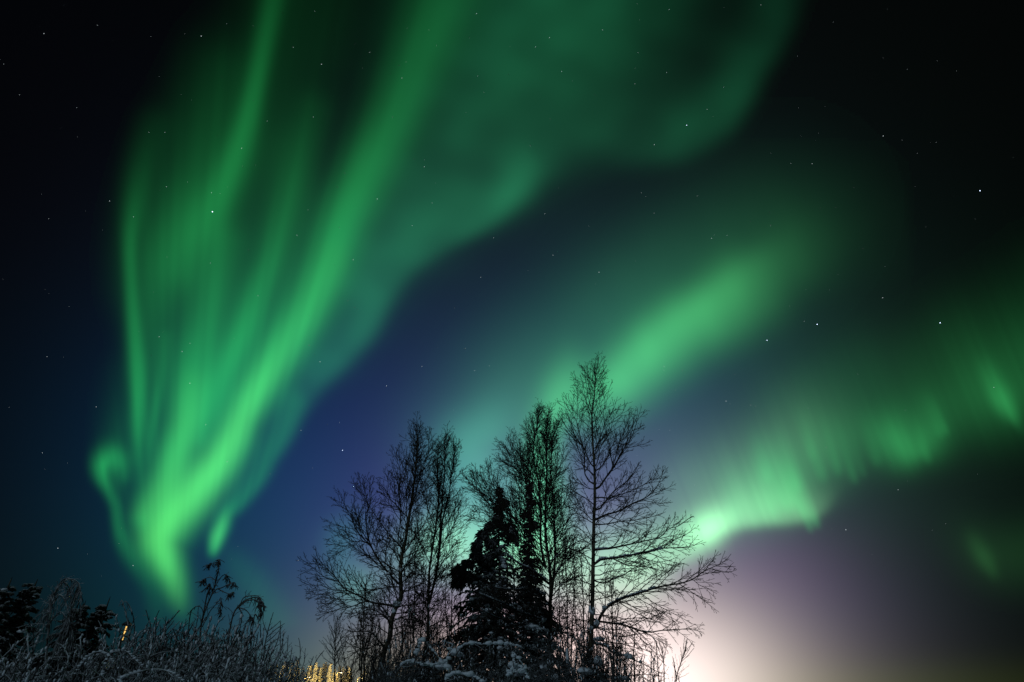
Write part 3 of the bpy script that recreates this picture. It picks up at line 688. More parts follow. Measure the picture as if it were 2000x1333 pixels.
birch('birch_tree', 'tallest bare birch with one straight trunk and a long low bough to the right', 24, [(R_TRUNK, 24, .105, .008)], R_LIMBS,
      [(0, .52, .97, 22, 48, 26, 1.5, .35, .10, None), (0, .14, .50, 30, 78, 60, 1.6, 1.7, -.08, None), (0, .86, .985, 10, 26, 14, 1.0, .7, .3, None)], KR, 11, BIRCH,
      snow_limbs=[(9, .06, .62, 1.25, .85), (14, .12, .50, .95, .95), (7, .0, .22, 1.2, .9), (11, .05, .3, .8, .7), (20, .05, .65, 1.0, .85), (18, .1, .55, 1.0, .6), (13, .0, .4, .8, .6)],
      crotch=[(1230, 1277, -1.1, .17, .15), (1250, 1290, -1.1, .09, .07), (1172, 1255, -.3, .26, .12), (1163, 1222, -.2, .14, .16), (1168, 1300, -.8, .16, .14), (1150, 1312, -1.0, .22, .10), (1108, 1196, -.6, .16, .24), (1112, 1220, -.6, .12, .13), (1284, 1074, -.9, .13, .09)])

KM = dict(KR, gap=[.105, .115, .145], trop=lambda z: max(-.2, min(.55, (z - 3.5) * .12)))
birch('birch_tree', 'dense many-stemmed bare birch in the middle, just left of the tallest one', 25.5,
      [([(1075, 1333), (1074, 1216), (1075, 1128), (1066, 1050), (1065, 1002), (1066, 966), (1068, 918), (1067, 888), (1068, 852), (1070, 822), (1074, 797)], 25.5, .095, .008),
       ([(1066, 1110), (1056, 1060), (1056, 1002), (1051, 936), (1042, 900), (1042, 876), (1044, 852), (1049, 828), (1055, 793)], 25.2, .055, .008, False),
       ([(1075, 1180), (1083, 1110), (1084, 1062), (1082, 1014), (1081, 978), (1076, 930), (1077, 890), (1078, 864), (1087, 838), (1097, 816)], 25.9, .055, .008, False)],
      [([(1066, 1110), (1040, 1075), (1022, 1045), (1008, 1020), (986, 998), (965, 984), (948, 972), (930, 954), (907, 932), (896, 920)], -1.2, .04),
       ([(1053, 965), (1036, 930), (1026, 910), (1019, 890), (1012, 874), (1007, 858)], -1.0, .03),
       ([(1056, 990), (1030, 940), (1008, 906), (1004, 894), (998, 874), (996, 839)], 1.0, .03),
       ([(1030, 942), (1016, 925), (1002, 908), (992, 880), (983, 869), (968, 858)], -.8, .018),
       ([(1016, 925), (996, 907), (980, 902), (970, 896)], 1.0, .012),
       ([(1040, 1050), (1000, 1000), (970, 960), (954, 930), (952, 910), (948, 902)], 1.2, .024),
       ([(1044, 1000), (1022, 965), (1008, 940), (990, 925), (975, 915)], -1.0, .022), ([(1046, 975), (1030, 950), (1022, 920), (1020, 885), (1012, 860)], .8, .022), ([(986, 998), (955, 960), (936, 926), (922, 906)], -1.4, .016), ([(965, 984), (940, 955), (924, 935), (916, 914)], -.9, .014),
       ([(1060, 1090), (1020, 1060), (985, 1042), (950, 1020), (930, 1012), (908, 1016)], -1.6, .026),
       ([(1062, 1060), (1030, 1030), (1000, 1020), (960, 1005), (925, 985)], 1.6, .024),
       ([(1068, 1040), (1086, 1008), (1102, 984), (1116, 966), (1128, 936)], -.8, .026), ([(1083, 1060), (1100, 1030), (1120, 1000), (1138, 975)], 1.0, .022),
       ([(1077, 1145), (1088, 1118), (1104, 1098), (1128, 1079), (1154, 1062), (1172, 1040)], -1.2, .042),
       ([(1076, 1108), (1080, 1094), (1098, 1079), (1128, 1058), (1147, 1051)], -1.6, .028),
       ([(1067, 960), (1085, 925), (1096, 905), (1102, 880), (1108, 864)], -.8, .02),
       ([(1045, 870), (1030, 850), (1022, 838), (1018, 830)], .5, .012), ([(1075, 1170), (1100, 1140), (1120, 1128), (1145, 1124)], -1.3, .03),
       ([(1072, 1140), (1050, 1122), (1030, 1110), (1005, 1096), (985, 1078)], -3.2, .05), ([(1072, 1218), (1045, 1206), (1015, 1196), (985, 1180), (955, 1168), (925, 1154)], -3.6, .05),
       ([(1072, 1236), (1040, 1224), (1000, 1216), (960, 1202), (930, 1184)], -3.4, .042), ([(1073, 1180), (1050, 1160), (1020, 1152), (990, 1151), (955, 1146)], -3.0, .036)],
      [(0, .40, .97, 36, 46, 24, 2.1, .5, .15, None), (1, .2, .97, 30, 46, 24, 2.2, .5, .15, None), (2, .3, .97, 24, 40, 24, 1.5, .4, .15, None), (0, .14, .45, 26, 65, 50, 1.9, 1.9, .02, None), (0, .78, .985, 9, 24, 14, 1.0, .7, .35, None), (1, .72, .98, 8, 24, 14, 1.0, .6, .35, None), (2, .72, .98, 8, 24, 14, 1.0, .6, .35, None)], KM, 23, BIRCH,
      snow_limbs=[(14, .1, .6, .9, .7), (15, .0, .5, .9, .7), (18, .0, .6, .9, .7), (10, .1, .5, .7, .5), (19, .1, .97, 1.5, .95), (20, .1, .95, 1.3, .85), (21, .2, .95, 1.2, .7), (22, .2, .95, 1.2, .6)],
      crotch=[(1062, 1200, -.7, .17, .17), (1066, 1236, -.6, .19, .10), (1066, 1304, -.6, .15, .12), (1032, 1225, -.8, .34, .10), (1070, 1256, -.5, .08, .2)])

KL = dict(KR, gap=[.13, .12, .15], ang=[38, 35, 33], trop=lambda z: max(-.15, min(.5, (z - 3.5) * .14)))
L1_TRUNK = [(741, 1333), (744, 1306), (747, 1288), (753, 1266), (761, 1246), (764, 1216), (767, 1204), (774, 1185), (783, 1168), (783, 1144), (782, 1114), (785, 1086), (792, 1056), (798, 1014), (803, 984), (809, 940), (812, 916), (815, 887), (815, 860), (812, 828)]
birch('birch_tree', 'leftmost bare birch of the group, with a crooked snow-specked trunk and wide spreading boughs', 23, [(L1_TRUNK, 23, .12, .008)],
      [([(783, 1144), (772, 1134), (748, 1106), (731, 1080), (724, 1064), (719, 1050), (716, 1028), (714, 1006), (723, 987), (722, 968), (722, 944), (724, 930)], .6, .05),
       ([(723, 989), (708, 972), (706, 956), (702, 932), (700, 922)], .4, .014),
       ([(786, 1080), (784, 1070), (760, 1044), (742, 1020), (723, 991), (716, 982)], -.5, .034),
       ([(724, 1064), (713, 1056), (700, 1041), (692, 1028), (688, 1011), (676, 992), (664, 966), (659, 954)], -1.0, .026),
       ([(726, 1068), (719, 1063), (707, 1057), (688, 1058), (671, 1047), (647, 1034), (642, 1026)], .8, .022),
       ([(690, 1058), (676, 1066), (661, 1072), (656, 1086), (651, 1116)], 1.0, .010),
       ([(775, 1185), (753, 1181), (722, 1176), (706, 1166), (683, 1156), (671, 1149), (659, 1132), (647, 1119), (630, 1102), (620, 1088), (615, 1066)], -.8, .046),
       ([(659, 1136), (638, 1130), (624, 1120), (608, 1107), (596, 1097), (582, 1090)], -1.0, .017),
       ([(678, 1155), (660, 1153), (644, 1151), (626, 1143), (608, 1144), (592, 1138), (585, 1134)], -.8, .017),
       ([(645, 1151), (632, 1160), (612, 1161), (598, 1159)], -.8, .010),
       ([(722, 1176), (710, 1176), (688, 1185), (670, 1187), (654, 1194), (638, 1196), (624, 1193), (618, 1186)], .8, .024),
       ([(670, 1187), (660, 1182), (640, 1179), (621, 1179)], .8, .010), ([(680, 1185), (669, 1176), (652, 1168), (635, 1162)], .8, .010),
       ([(753, 1266), (744, 1258), (736, 1247), (722, 1234), (702, 1234), (683, 1233), (666, 1226)], -1.0, .036),
       ([(744, 1258), (730, 1262), (712, 1268), (690, 1262), (672, 1250)], 1.0, .022),
       ([(764, 1216), (745, 1200), (725, 1190), (700, 1200), (680, 1208)], -1.4, .028), ([(750, 1275), (735, 1285), (715, 1278), (700, 1290), (688, 1300)], -1.0, .026),
       ([(794, 1040), (788, 1032), (783, 1028), (782, 994), (779, 970), (782, 928), (777, 904), (767, 872)], .8, .028),
       ([(796, 1012), (778, 991), (758, 968), (758, 940), (748, 914)], -.9, .026), ([(795, 1018), (794, 990), (795, 956), (798, 904), (801, 880)], -.6, .02),
       ([(798, 1010), (806, 985), (814, 956), (826, 909), (836, 888), (844, 867), (838, 833)], .5, .03), ([(815, 880), (806, 865), (802, 850), (800, 828)], .4, .016),
       ([(786, 1086), (810, 1050), (830, 1020), (842, 985)], -1.2, .03), ([(783, 1120), (805, 1090), (822, 1062), (832, 1040)], 1.2, .026)],
      [(0, .50, .97, 18, 45, 25, 1.4, .4, .12, None), (0, .15, .5, 34, 68, 55, 1.9, 1.5, 0.05, None), (0, .74, .985, 12, 24, 14, 1.15, .75, .35, None)], KL, 37, BIRCH,
      snow_limbs=[(6, .0, .25, .6, .5), (13, .0, .35, .7, .6)],
      crotch=[(772, 1119, -.2, .10, .13), (770, 1181, -.2, .20, .16), (764, 1192, -.2, .12, .14), (752, 1255, -.2, .09, .17), (748, 1140, -.3, .2, .08)])
birch('birch_tree', 'slim dense bare birch with upright stems between the left birch and the snowy spruce', 25,
      [([(834, 1333), (836, 1220), (838, 1130), (840, 1104), (847, 1056), (851, 1032), (853, 1008), (857, 984), (856, 964), (855, 928), (855, 892), (858, 868)], 25, .075, .008),
       ([(838, 1180), (852, 1120), (860, 1062), (864, 1020), (869, 996), (878, 958), (882, 922), (887, 892), (885, 864)], 25.4, .055, .008, False),
       ([(856, 1090), (860, 1030), (864, 975), (868, 922), (869, 868), (872, 850)], 24.8, .04, .008, False)],
      [([(858, 1080), (878, 1040), (892, 1012), (898, 990), (903, 960)], -.8, .02), ([(862, 1040), (880, 1010), (893, 980), (900, 955)], .9, .018), ([(852, 1120), (875, 1080), (890, 1060), (908, 1045)], -1.0, .02),
       ([(850, 1032), (838, 1000), (833, 970), (836, 930), (840, 900)], .9, .018), ([(840, 1104), (822, 1060), (815, 1030), (818, 1000)], -.9, .02), ([(838, 1150), (870, 1110), (895, 1085), (915, 1075)], 1.1, .02)],
      [(0, .42, .97, 28, 34, 20, 1.4, .4, .2, None), (1, .25, .97, 26, 34, 20, 1.3, .4, .2, None), (2, .25, .97, 20, 32, 20, 1.1, .4, .2, None), (0, .15, .42, 24, 60, 48, 1.6, 1.6, .05, None), (0, .74, .98, 9, 24, 14, 1.0, .65, .35, None), (1, .72, .98, 9, 24, 14, 1.0, .65, .35, None), (2, .72, .98, 8, 24, 14, .9, .6, .35, None)], dict(KM, ang=[36, 36, 34]), 41, BIRCH)

KY = dict(gap=[.13, .12], len=[(.2, .34), (.12, .26)], max=[1.1, .45], ang=[34, 34], wander=.06, trop=lambda z: .3, rad=(.0075, .006), tip=.0068)
YB = 'slim young birches in the thick of the group'
for lab, x, top, D, seed in (('slim young birch in the tangle between the crooked birch and the slim dense one', 812, 1030, 26.5, 211), ('slim young birch just right of the slim dense birch, before the purple gap', 884, 1075, 26, 212),
                             ('slim young birch rising between the two spruce spires', 1004, 1030, 27.5, 213), ('slim young birch close right of the middle birch stems', 1106, 1020, 26.5, 214),
                             ('slim young birch close left of the tallest straight trunk', 1137, 1068, 26, 215), ('slim young birch close right of the tallest straight trunk', 1192, 1130, 25.5, 216), ('slim young birch left of the crooked trunk foot', 716, 1150, 26, 217)):
    d = (x - 1000) * .04
    birch('birch_tree', lab, D, [([(x + d, 1333), (x + d * .6, 1240), (x + d * .2, 1140), (x - 2, (1140 + top) / 2 if top < 1100 else top + 25), (x, top)], D, .045, .007), ([(x + d + 5, 1300), (x + 12, 1220), (x + 15, 1150 if top < 1100 else 1190), (x + 14, top + 30)], D + .3, .03, .007, False), ([(x + d - 3, 1310), (x - 11, 1230), (x - 14, 1170 if top < 1100 else 1200), (x - 12, top + 50)], D - .3, .03, .007, False)],
          [], [(0, .2, .96, 22, 42, 24, 1.3, .4, .25, None), (1, .1, .96, 14, 40, 24, 1.1, .4, .25, None), (2, .1, .96, 14, 40, 24, 1.1, .4, .25, None)], KY, seed, YB)
KS = dict(gap=[.16, .15], len=[(.14, .30), (.10, .22)], max=[.8, .35], ang=[38, 36], wander=.09, trop=lambda z: .25, rad=(.006, .006), tip=.005)
birch('birch_tree', 'small frosty bushy birch before the lamp-lit row, left of the crooked birch', 27, [([(653, 1333), (654, 1290), (655, 1250), (659, 1205)], 27, .05, .008)], [],
      [(0, .30, .95, 40, 62, 24, 1.25, .4, .35, None)], dict(KS, gap=[.14, .13]), 51, 'young birches beside the group', twigmat=M_SNOWTWIG)
birch('birch_sapling', 'left one of two thin bare saplings against the bright glow right of the birches', 22, [([(1297, 1333), (1297, 1310), (1296, 1290), (1293, 1262)], 22, .035, .007)], [],
      [(0, .55, .95, 9, 28, 20, .8, .4, .15, None)], dict(KS, gap=[.3, .3]), 61, 'thin saplings by the glow')
birch('birch_sapling', 'right one of two thin bare saplings, forked and leaning away from the birches', 21, [([(1320, 1333), (1323, 1315), (1330, 1295), (1341, 1266)], 21, .03, .007), ([(1321, 1330), (1318, 1305), (1314, 1285)], 21, .02, .007, False)], [],
      [(0, .55, .95, 8, 30, 20, .8, .35, .15, None)], dict(KS, gap=[.3, .3]), 62, 'thin saplings by the glow')

# ------------------------------------------------------------------ spruces
def spruce(name, label, x, ytop, D, rad, seed, group, snow=0.5, mat=None, lumps=(), bend=0.0, gap=.26, per=6, shape=.75, zmin=.8, snowmat=None, pillows=()):
    rg = random.Random(seed)
    top = px_point(x, ytop, D); H = top[2]
    root = empty(name, (top[0], top[1], 0), label, 'tree', group)
    def axis(z): return (top[0] + bend * (z / H) ** 3 * .3 + .05 * math.sin(z * 1.1 + seed), top[1] + .05 * math.sin(z * .9), z)
    T = Shape(); n = 16; T.tube([axis(H * i / n) for i in range(n)] + [tuple(top)], [(.012 + .011 * H * (1 - i / n)) for i in range(n + 1)], 7); T.link('trunk', M_TRUNK, root)
    C = Shape(); clumps = []
    z = zmin
    while z < H - .15:
        f = 1 - z / H
        for k in range(per):
            if rg.random() < .1: continue
            az = rg.uniform(0, 6.283)
            ln = rad * f ** shape * rg.uniform(.35, 1.25) + .10
            p = axis(z + rg.uniform(-.1, .1))
            d = unit((math.cos(az), math.sin(az), rg.uniform(.0, .35)))
            m = max(4, int(ln / .22)); q = shoot(rg, p, d, ln, m, .06, -.75 / max(.5, ln))
            C.tube(q, [.022 * (1 - .6 * j / m) + .01 for j in range(m + 1)], 4)
            # needled side shoots, each thick as a brush
            for j in range(1, m + 1):
                for sd in (-1, 1, 0):
                    t = unit(tuple(q[j][a] - q[j - 1][a] for a in range(3)))
                    u = unit(cross(t, (0, 0, 1)))
                    dd = unit((t[0] * .8 + u[0] * sd * rg.uniform(.5, 1.1) + rg.gauss(0, .15), t[1] * .8 + u[1] * sd * rg.uniform(.5, 1.1) + rg.gauss(0, .15), t[2] * .8 - rg.uniform(.1, .7)))
                    l2 = rg.uniform(.16, .42) * (1.2 - .5 * j / m) * min(1, .18 + ln * .9)
                    q2 = shoot(rg, q[j], dd, l2, 3, .12, -.5)
                    w = rg.uniform(.018, .034)
                    C.tube(q2, [w * .8, w, w * .8, .006], 4)
            for _ in range(2):
                if rg.random() < snow:
                    j = rg.randint(m // 3, m); clumps.append((q[j], rg.uniform(.06, .16) * min(1, .45 + ln * .4)))
        z += gap * rg.uniform(.7, 1.3) * (0.55 + .5 * f)
    C.tube([tuple(top - np.array((0, 0, .5))), tuple(top - np.array((0, 0, .25))), tuple(top + np.array((0, 0, .05)))], [.028, .018, .006], 5)
    C.link('crown', mat or M_NEEDLE, root)
    S = Shape()
    for c, r in clumps: S.blob((c[0], c[1], c[2] + r * .25), (r * rg.uniform(.8, 1.4), r * rg.uniform(.8, 1.4), r * rg.uniform(.45, .7)), rg.random() * 30, .4, 10, 6, 1.5, .35)
    if clumps: tag(S.link('snow', snowmat or M_SNOW, root), kind='stuff')
    for (lx, ly, dD, w, h) in pillows:
        s = Shape(); c = px_point(lx, ly, D + dD); s.blob(c, (w, w * .8, h), rg.random() * 30, .6, 16, 10, 2.0, .3); s.blob((c[0] + w * .7, c[1] - .1, c[2] - h * .7), (w * .7, w * .6, h * .6), rg.random() * 30, .6, 12, 8, 2.0, .3); s.link('snow_clump', M_SNOW, root)
    for (lx, ly, dD, w, h) in lumps:
        s = Shape(); c = px_point(lx, ly, D + dD); s.blob(c, (w * .74, w * .74, h * .74), rg.random() * 30, .6, 16, 12, 1.9, .1)
        for _ in range(150):
            a = rg.uniform(0, 6.283); b = rg.uniform(-.9, 1.0); cc = math.sqrt(1 - b * b)
            p = (c[0] + w * .66 * cc * math.cos(a), c[1] + w * .66 * cc * math.sin(a), c[2] + h * .66 * b)
            s.tube(shoot(rg, p, unit((cc * math.cos(a), cc * math.sin(a), b * .6 - .5)), rg.uniform(.12, .34), 3, .2, -1.5), [.02, .024, .018, .005], 4)
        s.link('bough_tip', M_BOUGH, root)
    return root
SPR = 'dark spruces among the birches'
spruce('spruce_tree', 'dark snow-clotted spruce with a thin spire and bulging bough ends on its left side', 976, 945, 27.2, 3.0, 71, SPR, snow=.70, bend=.15, shape=1.35, per=6, pillows=[(1002, 1036, -1.0, .16, .18), (1008, 1060, -1.0, .10, .20), (972, 1012, -.8, .14, .10), (1000, 1206, -3.0, .16, .09), (984, 1104, -1.8, .10, .14), (1040, 1226, -3.0, .3, .09)],
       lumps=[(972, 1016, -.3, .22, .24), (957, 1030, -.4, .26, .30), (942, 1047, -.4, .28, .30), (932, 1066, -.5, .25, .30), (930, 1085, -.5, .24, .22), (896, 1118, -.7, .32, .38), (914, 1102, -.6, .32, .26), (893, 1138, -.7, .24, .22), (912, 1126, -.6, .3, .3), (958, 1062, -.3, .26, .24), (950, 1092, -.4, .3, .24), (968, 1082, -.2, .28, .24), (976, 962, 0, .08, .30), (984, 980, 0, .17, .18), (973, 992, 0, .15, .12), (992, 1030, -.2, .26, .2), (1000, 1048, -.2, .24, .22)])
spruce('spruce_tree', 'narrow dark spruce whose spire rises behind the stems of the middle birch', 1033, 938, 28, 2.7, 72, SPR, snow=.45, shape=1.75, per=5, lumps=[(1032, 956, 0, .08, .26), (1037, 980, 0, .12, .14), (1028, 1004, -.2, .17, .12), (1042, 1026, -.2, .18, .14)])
spruce('spruce_tree', 'broad dark spruce filling the shade low between the slim birch and the middle birch', 948, 1075, 27.4, 2.8, 73, SPR, snow=.55, shape=.62, per=9, gap=.19)
spruce('spruce_tree', 'low bushy spruce tucked under the middle birch beside its trunk', 1040, 1112, 27, 2.1, 74, SPR, snow=.55, shape=.62, per=8, gap=.19)

LSP = 'dark spruces at the left edge'
spruce('spruce_tree', 'dark ragged spruce cut off by the left edge, leftmost of its row', 22, 1132, 13, 1.5, 81, LSP, snow=.12, shape=1.25, per=8, gap=.16)
spruce('spruce_tree', 'ragged dark spruce with snow tufts just left of the drooping birch', 72, 1136, 13.4, 1.3, 82, LSP, snow=.12, shape=1.25, per=8, gap=.16)
spruce('spruce_tree', 'low black spruce just right of the drooping birch, left of the yellow lantern', 166, 1178, 14.5, 1.5, 83, LSP, snow=.03, shape=1.05, per=9, gap=.16)
spruce('spruce_tree', 'low black spruce with a pointed tip, rightmost of its row beside the yellow lantern', 214, 1170, 15, 1.3, 84, LSP, snow=.03, shape=1.1, per=9, gap=.16)

# ------------------------------------------------------------------ snow-bent young trees and frosted bushes on the left
KF = dict(gap=[.10, .10], len=[(.10, .26), (.07, .2)], max=[.55, .22], ang=[46, 42], wander=.12, trop=lambda z: -1.6, rad=(.0045, .005), tip=.0035)
def bent_tree(label, D, stems, K, seed, group, mat=None, tuft=0, name='birch_sapling', snow=(), hang=(.05, .14)):
    rg = random.Random(seed)
    st = [stem_path(s[0], D + s[3], s[1], s[2], s[4]) for s in stems]
    root = empty(name, (st[0][0][0][0], st[0][0][0][1], 0), label, 'tree', group)
    trunk_mesh(root, [st[0]], mat or M_RIME)
    for i, (pts, rad) in enumerate(st):
        S = Shape()
        if i: S.tube(pts, rad, 6)
        if i == 0: S.tube(pts[len(pts) // 3:], [r * .93 for r in rad[len(pts) // 3:]], 6)
        ramify(rg, S, pts[len(pts) // 3:] if i == 0 else pts, rad[len(rad) // 3], rad[-1], 0, K, .1)
        for _ in range(tuft):
            p = pts[rg.randint(int(len(pts) * .7), len(pts) - 1)]
            q = shoot(rg, p, unit((rg.gauss(0, .3), rg.gauss(0, .3), rg.uniform(-1.0, -.1))), rg.uniform(*hang), 6, .14, -5.0)
            w = rg.uniform(.003, .0065); S.tube(q, [w * .7, w, w * 1.3, w, w * 1.3, w * .9, .002], 4)
        b = S.link('branch', mat or M_RIME, root)
        for (k, f0, f1, r, cover) in snow:
            if k == i: Q = Shape(); snow_on(Q, pts, r, rg, f0, f1, 1.0, cover); tag(Q.link('snow', M_SNOW, b), kind='stuff')
    return root
BENT = 'snow-bent young birches on the left'
bent_tree('drooping snow-laden birch bent over in a hood at the far left, hanging twigs down', 12,
          [([(88, 1333), (92, 1260), (100, 1190), (112, 1148), (128, 1130), (145, 1136), (152, 1150)], .03, .006, 0, True),
           ([(100, 1190), (106, 1165), (118, 1142), (138, 1131), (155, 1142), (158, 1170)], .014, .005, -.2, False), ([(104, 1180), (116, 1162), (126, 1172), (134, 1195), (136, 1220)], .014, .005, -.3, False),
           ([(100, 1200), (98, 1172), (104, 1160), (98, 1180), (94, 1200)], .012, .005, .1, False), ([(110, 1150), (122, 1138), (134, 1146), (140, 1180), (142, 1235)], .014, .005, .1, False),
           ([(96, 1220), (106, 1206), (120, 1196), (130, 1214), (134, 1240)], .012, .005, -.3, False)], dict(KF, gap=[.06, .08], trop=lambda z: -3.0), 91, BENT, M_FROST, 40, hang=(.2, .7))
bent_tree('tall thin snow-clotted birch with a nodding tip, tallest of the bushes on the left', 11,
          [([(388, 1333), (390, 1260), (394, 1215), (404, 1185), (414, 1160), (422, 1135), (427, 1110), (425, 1100), (418, 1098)], .03, .006, 0, True),
           ([(396, 1208), (401, 1180), (405, 1160), (411, 1146), (409, 1140), (402, 1150)], .014, .005, -.1, False), ([(418, 1150), (428, 1133), (436, 1124), (444, 1124), (447, 1132)], .010, .005, .1, False),
           ([(413, 1163), (422, 1152), (434, 1148), (447, 1141), (458, 1138), (461, 1144)], .012, .005, -.2, False), ([(425, 1150), (436, 1156), (448, 1160), (456, 1156)], .009, .004, -.2, False),
           ([(422, 1135), (412, 1128), (402, 1130), (394, 1136)], .009, .004, .2, False), ([(427, 1108), (430, 1100), (429, 1093)], .006, .004, 0, False), ([(424, 1104), (412, 1100), (408, 1104)], .006, .004, .1, False),
           ([(395, 1225), (410, 1195), (426, 1176), (432, 1168), (430, 1200)], .010, .004, -.2, False)], dict(KF, gap=[.11, .10], max=[.26, .12]), 92, BENT, M_RIME, 34)
bent_tree('rimed young birch arching over to the right, just right of the tall thin one', 10.5,
          [([(446, 1333), (446, 1260), (452, 1215), (460, 1192), (472, 1178), (488, 1169), (502, 1167), (512, 1176), (515, 1192)], .026, .006, 0, True),
           ([(462, 1190), (478, 1176), (496, 1172), (508, 1182), (510, 1198)], .012, .005, -.2, False), ([(464, 1186), (480, 1192), (490, 1204), (494, 1212)], .010, .004, -.1, False),
           ([(470, 1180), (476, 1168), (492, 1164), (506, 1166), (514, 1180)], .010, .004, .1, False), ([(466, 1186), (472, 1200), (470, 1222), (466, 1245)], .010, .004, .2, False),
           ([(505, 1210), (498, 1200), (494, 1225), (488, 1250)], .010, .004, .2, False)], dict(KF, gap=[.07, .08], max=[.34, .16], trop=lambda z: -2.6), 93, BENT, M_RIME, 34, hang=(.05, .17))
bent_tree('bare sapling bent into a small hoop left of the tall thin birch', 10.8, [([(368, 1333), (368, 1240), (372, 1200), (378, 1188), (388, 1184), (395, 1190), (398, 1204)], .018, .006, 0, True)], dict(KF, gap=[.14, .12], max=[.16, .1]), 94, BENT, M_RIME, 6)
bent_tree('thin frosted sapling leaning left beside the yellow lantern', 11.5, [([(258, 1333), (254, 1265), (250, 1220), (244, 1190), (238, 1172)], .02, .006, 0, True), ([(262, 1290), (262, 1220), (256, 1190), (246, 1174)], .012, .005, .2, False)], dict(KF, gap=[.13, .1], max=[.24, .12]), 95, BENT, M_FROST, 8)
bent_tree('spiky bare sapling with feathered side shoots at the right end of the bushes', 13, [([(512, 1333), (516, 1270), (524, 1230), (534, 1196)], .03, .006, 0, True),
          ([(520, 1255), (535, 1243), (552, 1224)], .010, .005, -.2, False), ([(522, 1245), (538, 1230), (556, 1218)], .010, .005, .2, False), ([(525, 1232), (538, 1222), (548, 1212)], .009, .004, 0, False), ([(518, 1262), (536, 1252), (550, 1242)], .009, .004, .3, False), ([(523, 1240), (516, 1222), (512, 1206)], .009, .004, .1, False), ([(516, 1272), (530, 1268), (546, 1258)], .009, .004, -.3, False)],
          dict(KF, gap=[.10, .10], max=[.4, .2], ang=[36, 36], trop=lambda z: .4), 96, BENT, M_RIME, 0)
ARC = 'snow-loaded arching stems low on the left'
bent_tree('thick white snow-loaded stem bowed in a low arch at the bottom left', 8.5, [([(140, 1333), (160, 1296), (185, 1275), (205, 1278), (222, 1294)], .02, .008, 0, True)], dict(KF, gap=[.12, .1], max=[.3, .15], trop=lambda z: -2.5), 97, ARC, M_FROST, 20, snow=[(0, .3, 1.0, .032, .95)])
bent_tree('snow-loaded stem bowed to the right with a bright white back, beside the low arch', 8.2, [([(196, 1333), (204, 1300), (220, 1276), (244, 1272), (262, 1288), (282, 1306)], .02, .008, 0, True)], dict(KF, gap=[.10, .1], max=[.3, .15], trop=lambda z: -2.5), 98, ARC, M_FROST, 24, snow=[(0, .35, 1.0, .034, .95)])
bent_tree('low snow-loaded stem bowed along the bottom edge under the reedy bush', 7.6, [([(228, 1345), (246, 1322), (275, 1312), (310, 1308), (340, 1318), (362, 1336)], .02, .008, 0, True)], dict(KF, gap=[.10, .1], max=[.3, .15], trop=lambda z: -2.0), 99, ARC, M_FROST, 24, snow=[(0, .2, 1.0, .034, .9)])

KB = dict(gap=[.085, .075], len=[(.14, .36), (.08, .24)], max=[.62, .24], ang=[30, 34], wander=.07, trop=lambda z: .25, rad=(.0045, .005), tip=.0032)
KBD = dict(KB, ang=[42, 42], trop=lambda z: -2.4, wander=.10)
BUSH = 'frosted bushes on the left'
def bush(label, x, D, w, top, n, seed, mat, arch=.5, group=BUSH, rad=.009, depth=.6, name='willow_bush', pillows=(), low=.76):
    rg = random.Random(seed)
    base = px_point(x, 1333, D); H = px_point(x, top, D)[2]
    root = empty(name, (base[0], base[1], 0), label, 'bush', group)
    S = Shape(); Sn = Shape(); wm = w * D / FOCAL * 1.15
    for k in range(int(n * 1.25)):
        p = (base[0] + rg.gauss(0, wm * .35), base[1] + rg.gauss(0, depth), -.05)
        total = H * (low + (1.03 - low) * rg.random() ** 1.3); b = arch * rg.random()
        ext = min(rg.uniform(.15, .45) * (1 + b), .3 * total); h = total - ext * .8
        q = shoot(rg, p, unit((rg.gauss(0, .13), rg.gauss(0, .13), 1)), h, 14, .040, 0)
        q2 = shoot(rg, q[-1], unit((rg.gauss(0, .35), rg.gauss(0, .35), 1 - .6 * b)), ext, 7, .10, -4.0 * b * b)
        pts = q + q2[1:]; m = len(pts) - 1
        r = rad * rg.uniform(1.0, 1.9)
        S.tube(pts, [r * (1 - .72 * j / m) + .002 for j in range(m + 1)], 5)
        ramify(rg, S, pts[5:], r * .7, .004, 0, KB if arch < .5 else KBD, .0)
        for j in range(7, m):
            if rg.random() < .30: w = rg.uniform(.006, .017); Sn.blob((pts[j][0], pts[j][1] - .008, pts[j][2] + .01), (w * rg.uniform(.7, 1.3), w, w * rg.uniform(1.2, 3.2)), rg.random() * 40, .6, 8, 6, 2.0, .2)
    for (px, py, pw, ph) in pillows:
        c = px_point(px, py, D - .5); Sn.blob(c, (pw, pw * .8, ph), rg.random() * 50, .6, 16, 10, 2.0, .35); Sn.blob((c[0] + pw * .8, c[1] + .1, c[2] - ph * .4), (pw * .6, pw * .5, ph * .6), rg.random() * 50, .6, 12, 8, 2.0, .35)
    S.link('stems', mat, root)
    if Sn.n: tag(Sn.link('snow', M_SNOW, root), kind='stuff')
    return root
bush('dim frosted bush at the far left corner below the ragged spruces', 30, 9.5, 90, 1215, 46, 101, M_FROST, .8)
bush('dim frosted bush under the drooping birch', 110, 9.2, 80, 1250, 40, 102, M_FROST, .8)
bush('dark frosted bush below the black spruces', 190, 9.4, 80, 1270, 40, 103, M_RIME, .8)
bush('reedy upright bush with pale rimed stems right of the yellow lantern', 290, 10, 60, 1205, 60, 104, M_FROST, .75)
bush('tallest reedy bush with brushy upright tips left of the bent hoop', 330, 10.3, 50, 1185, 44, 105, M_RIME, .35)
bush('tangled rimed bush around the foot of the tall thin birch', 395, 9.8, 70, 1215, 66, 106, M_FROST, .95)
bush('tangled white-tipped bush under the arching birch', 455, 9.3, 70, 1228, 66, 107, M_FROST, 1.0)
bush('white-frosted bush at the right end of the left bushes, below the spiky sapling', 500, 9.8, 44, 1250, 56, 108, M_FROST, 1.0)
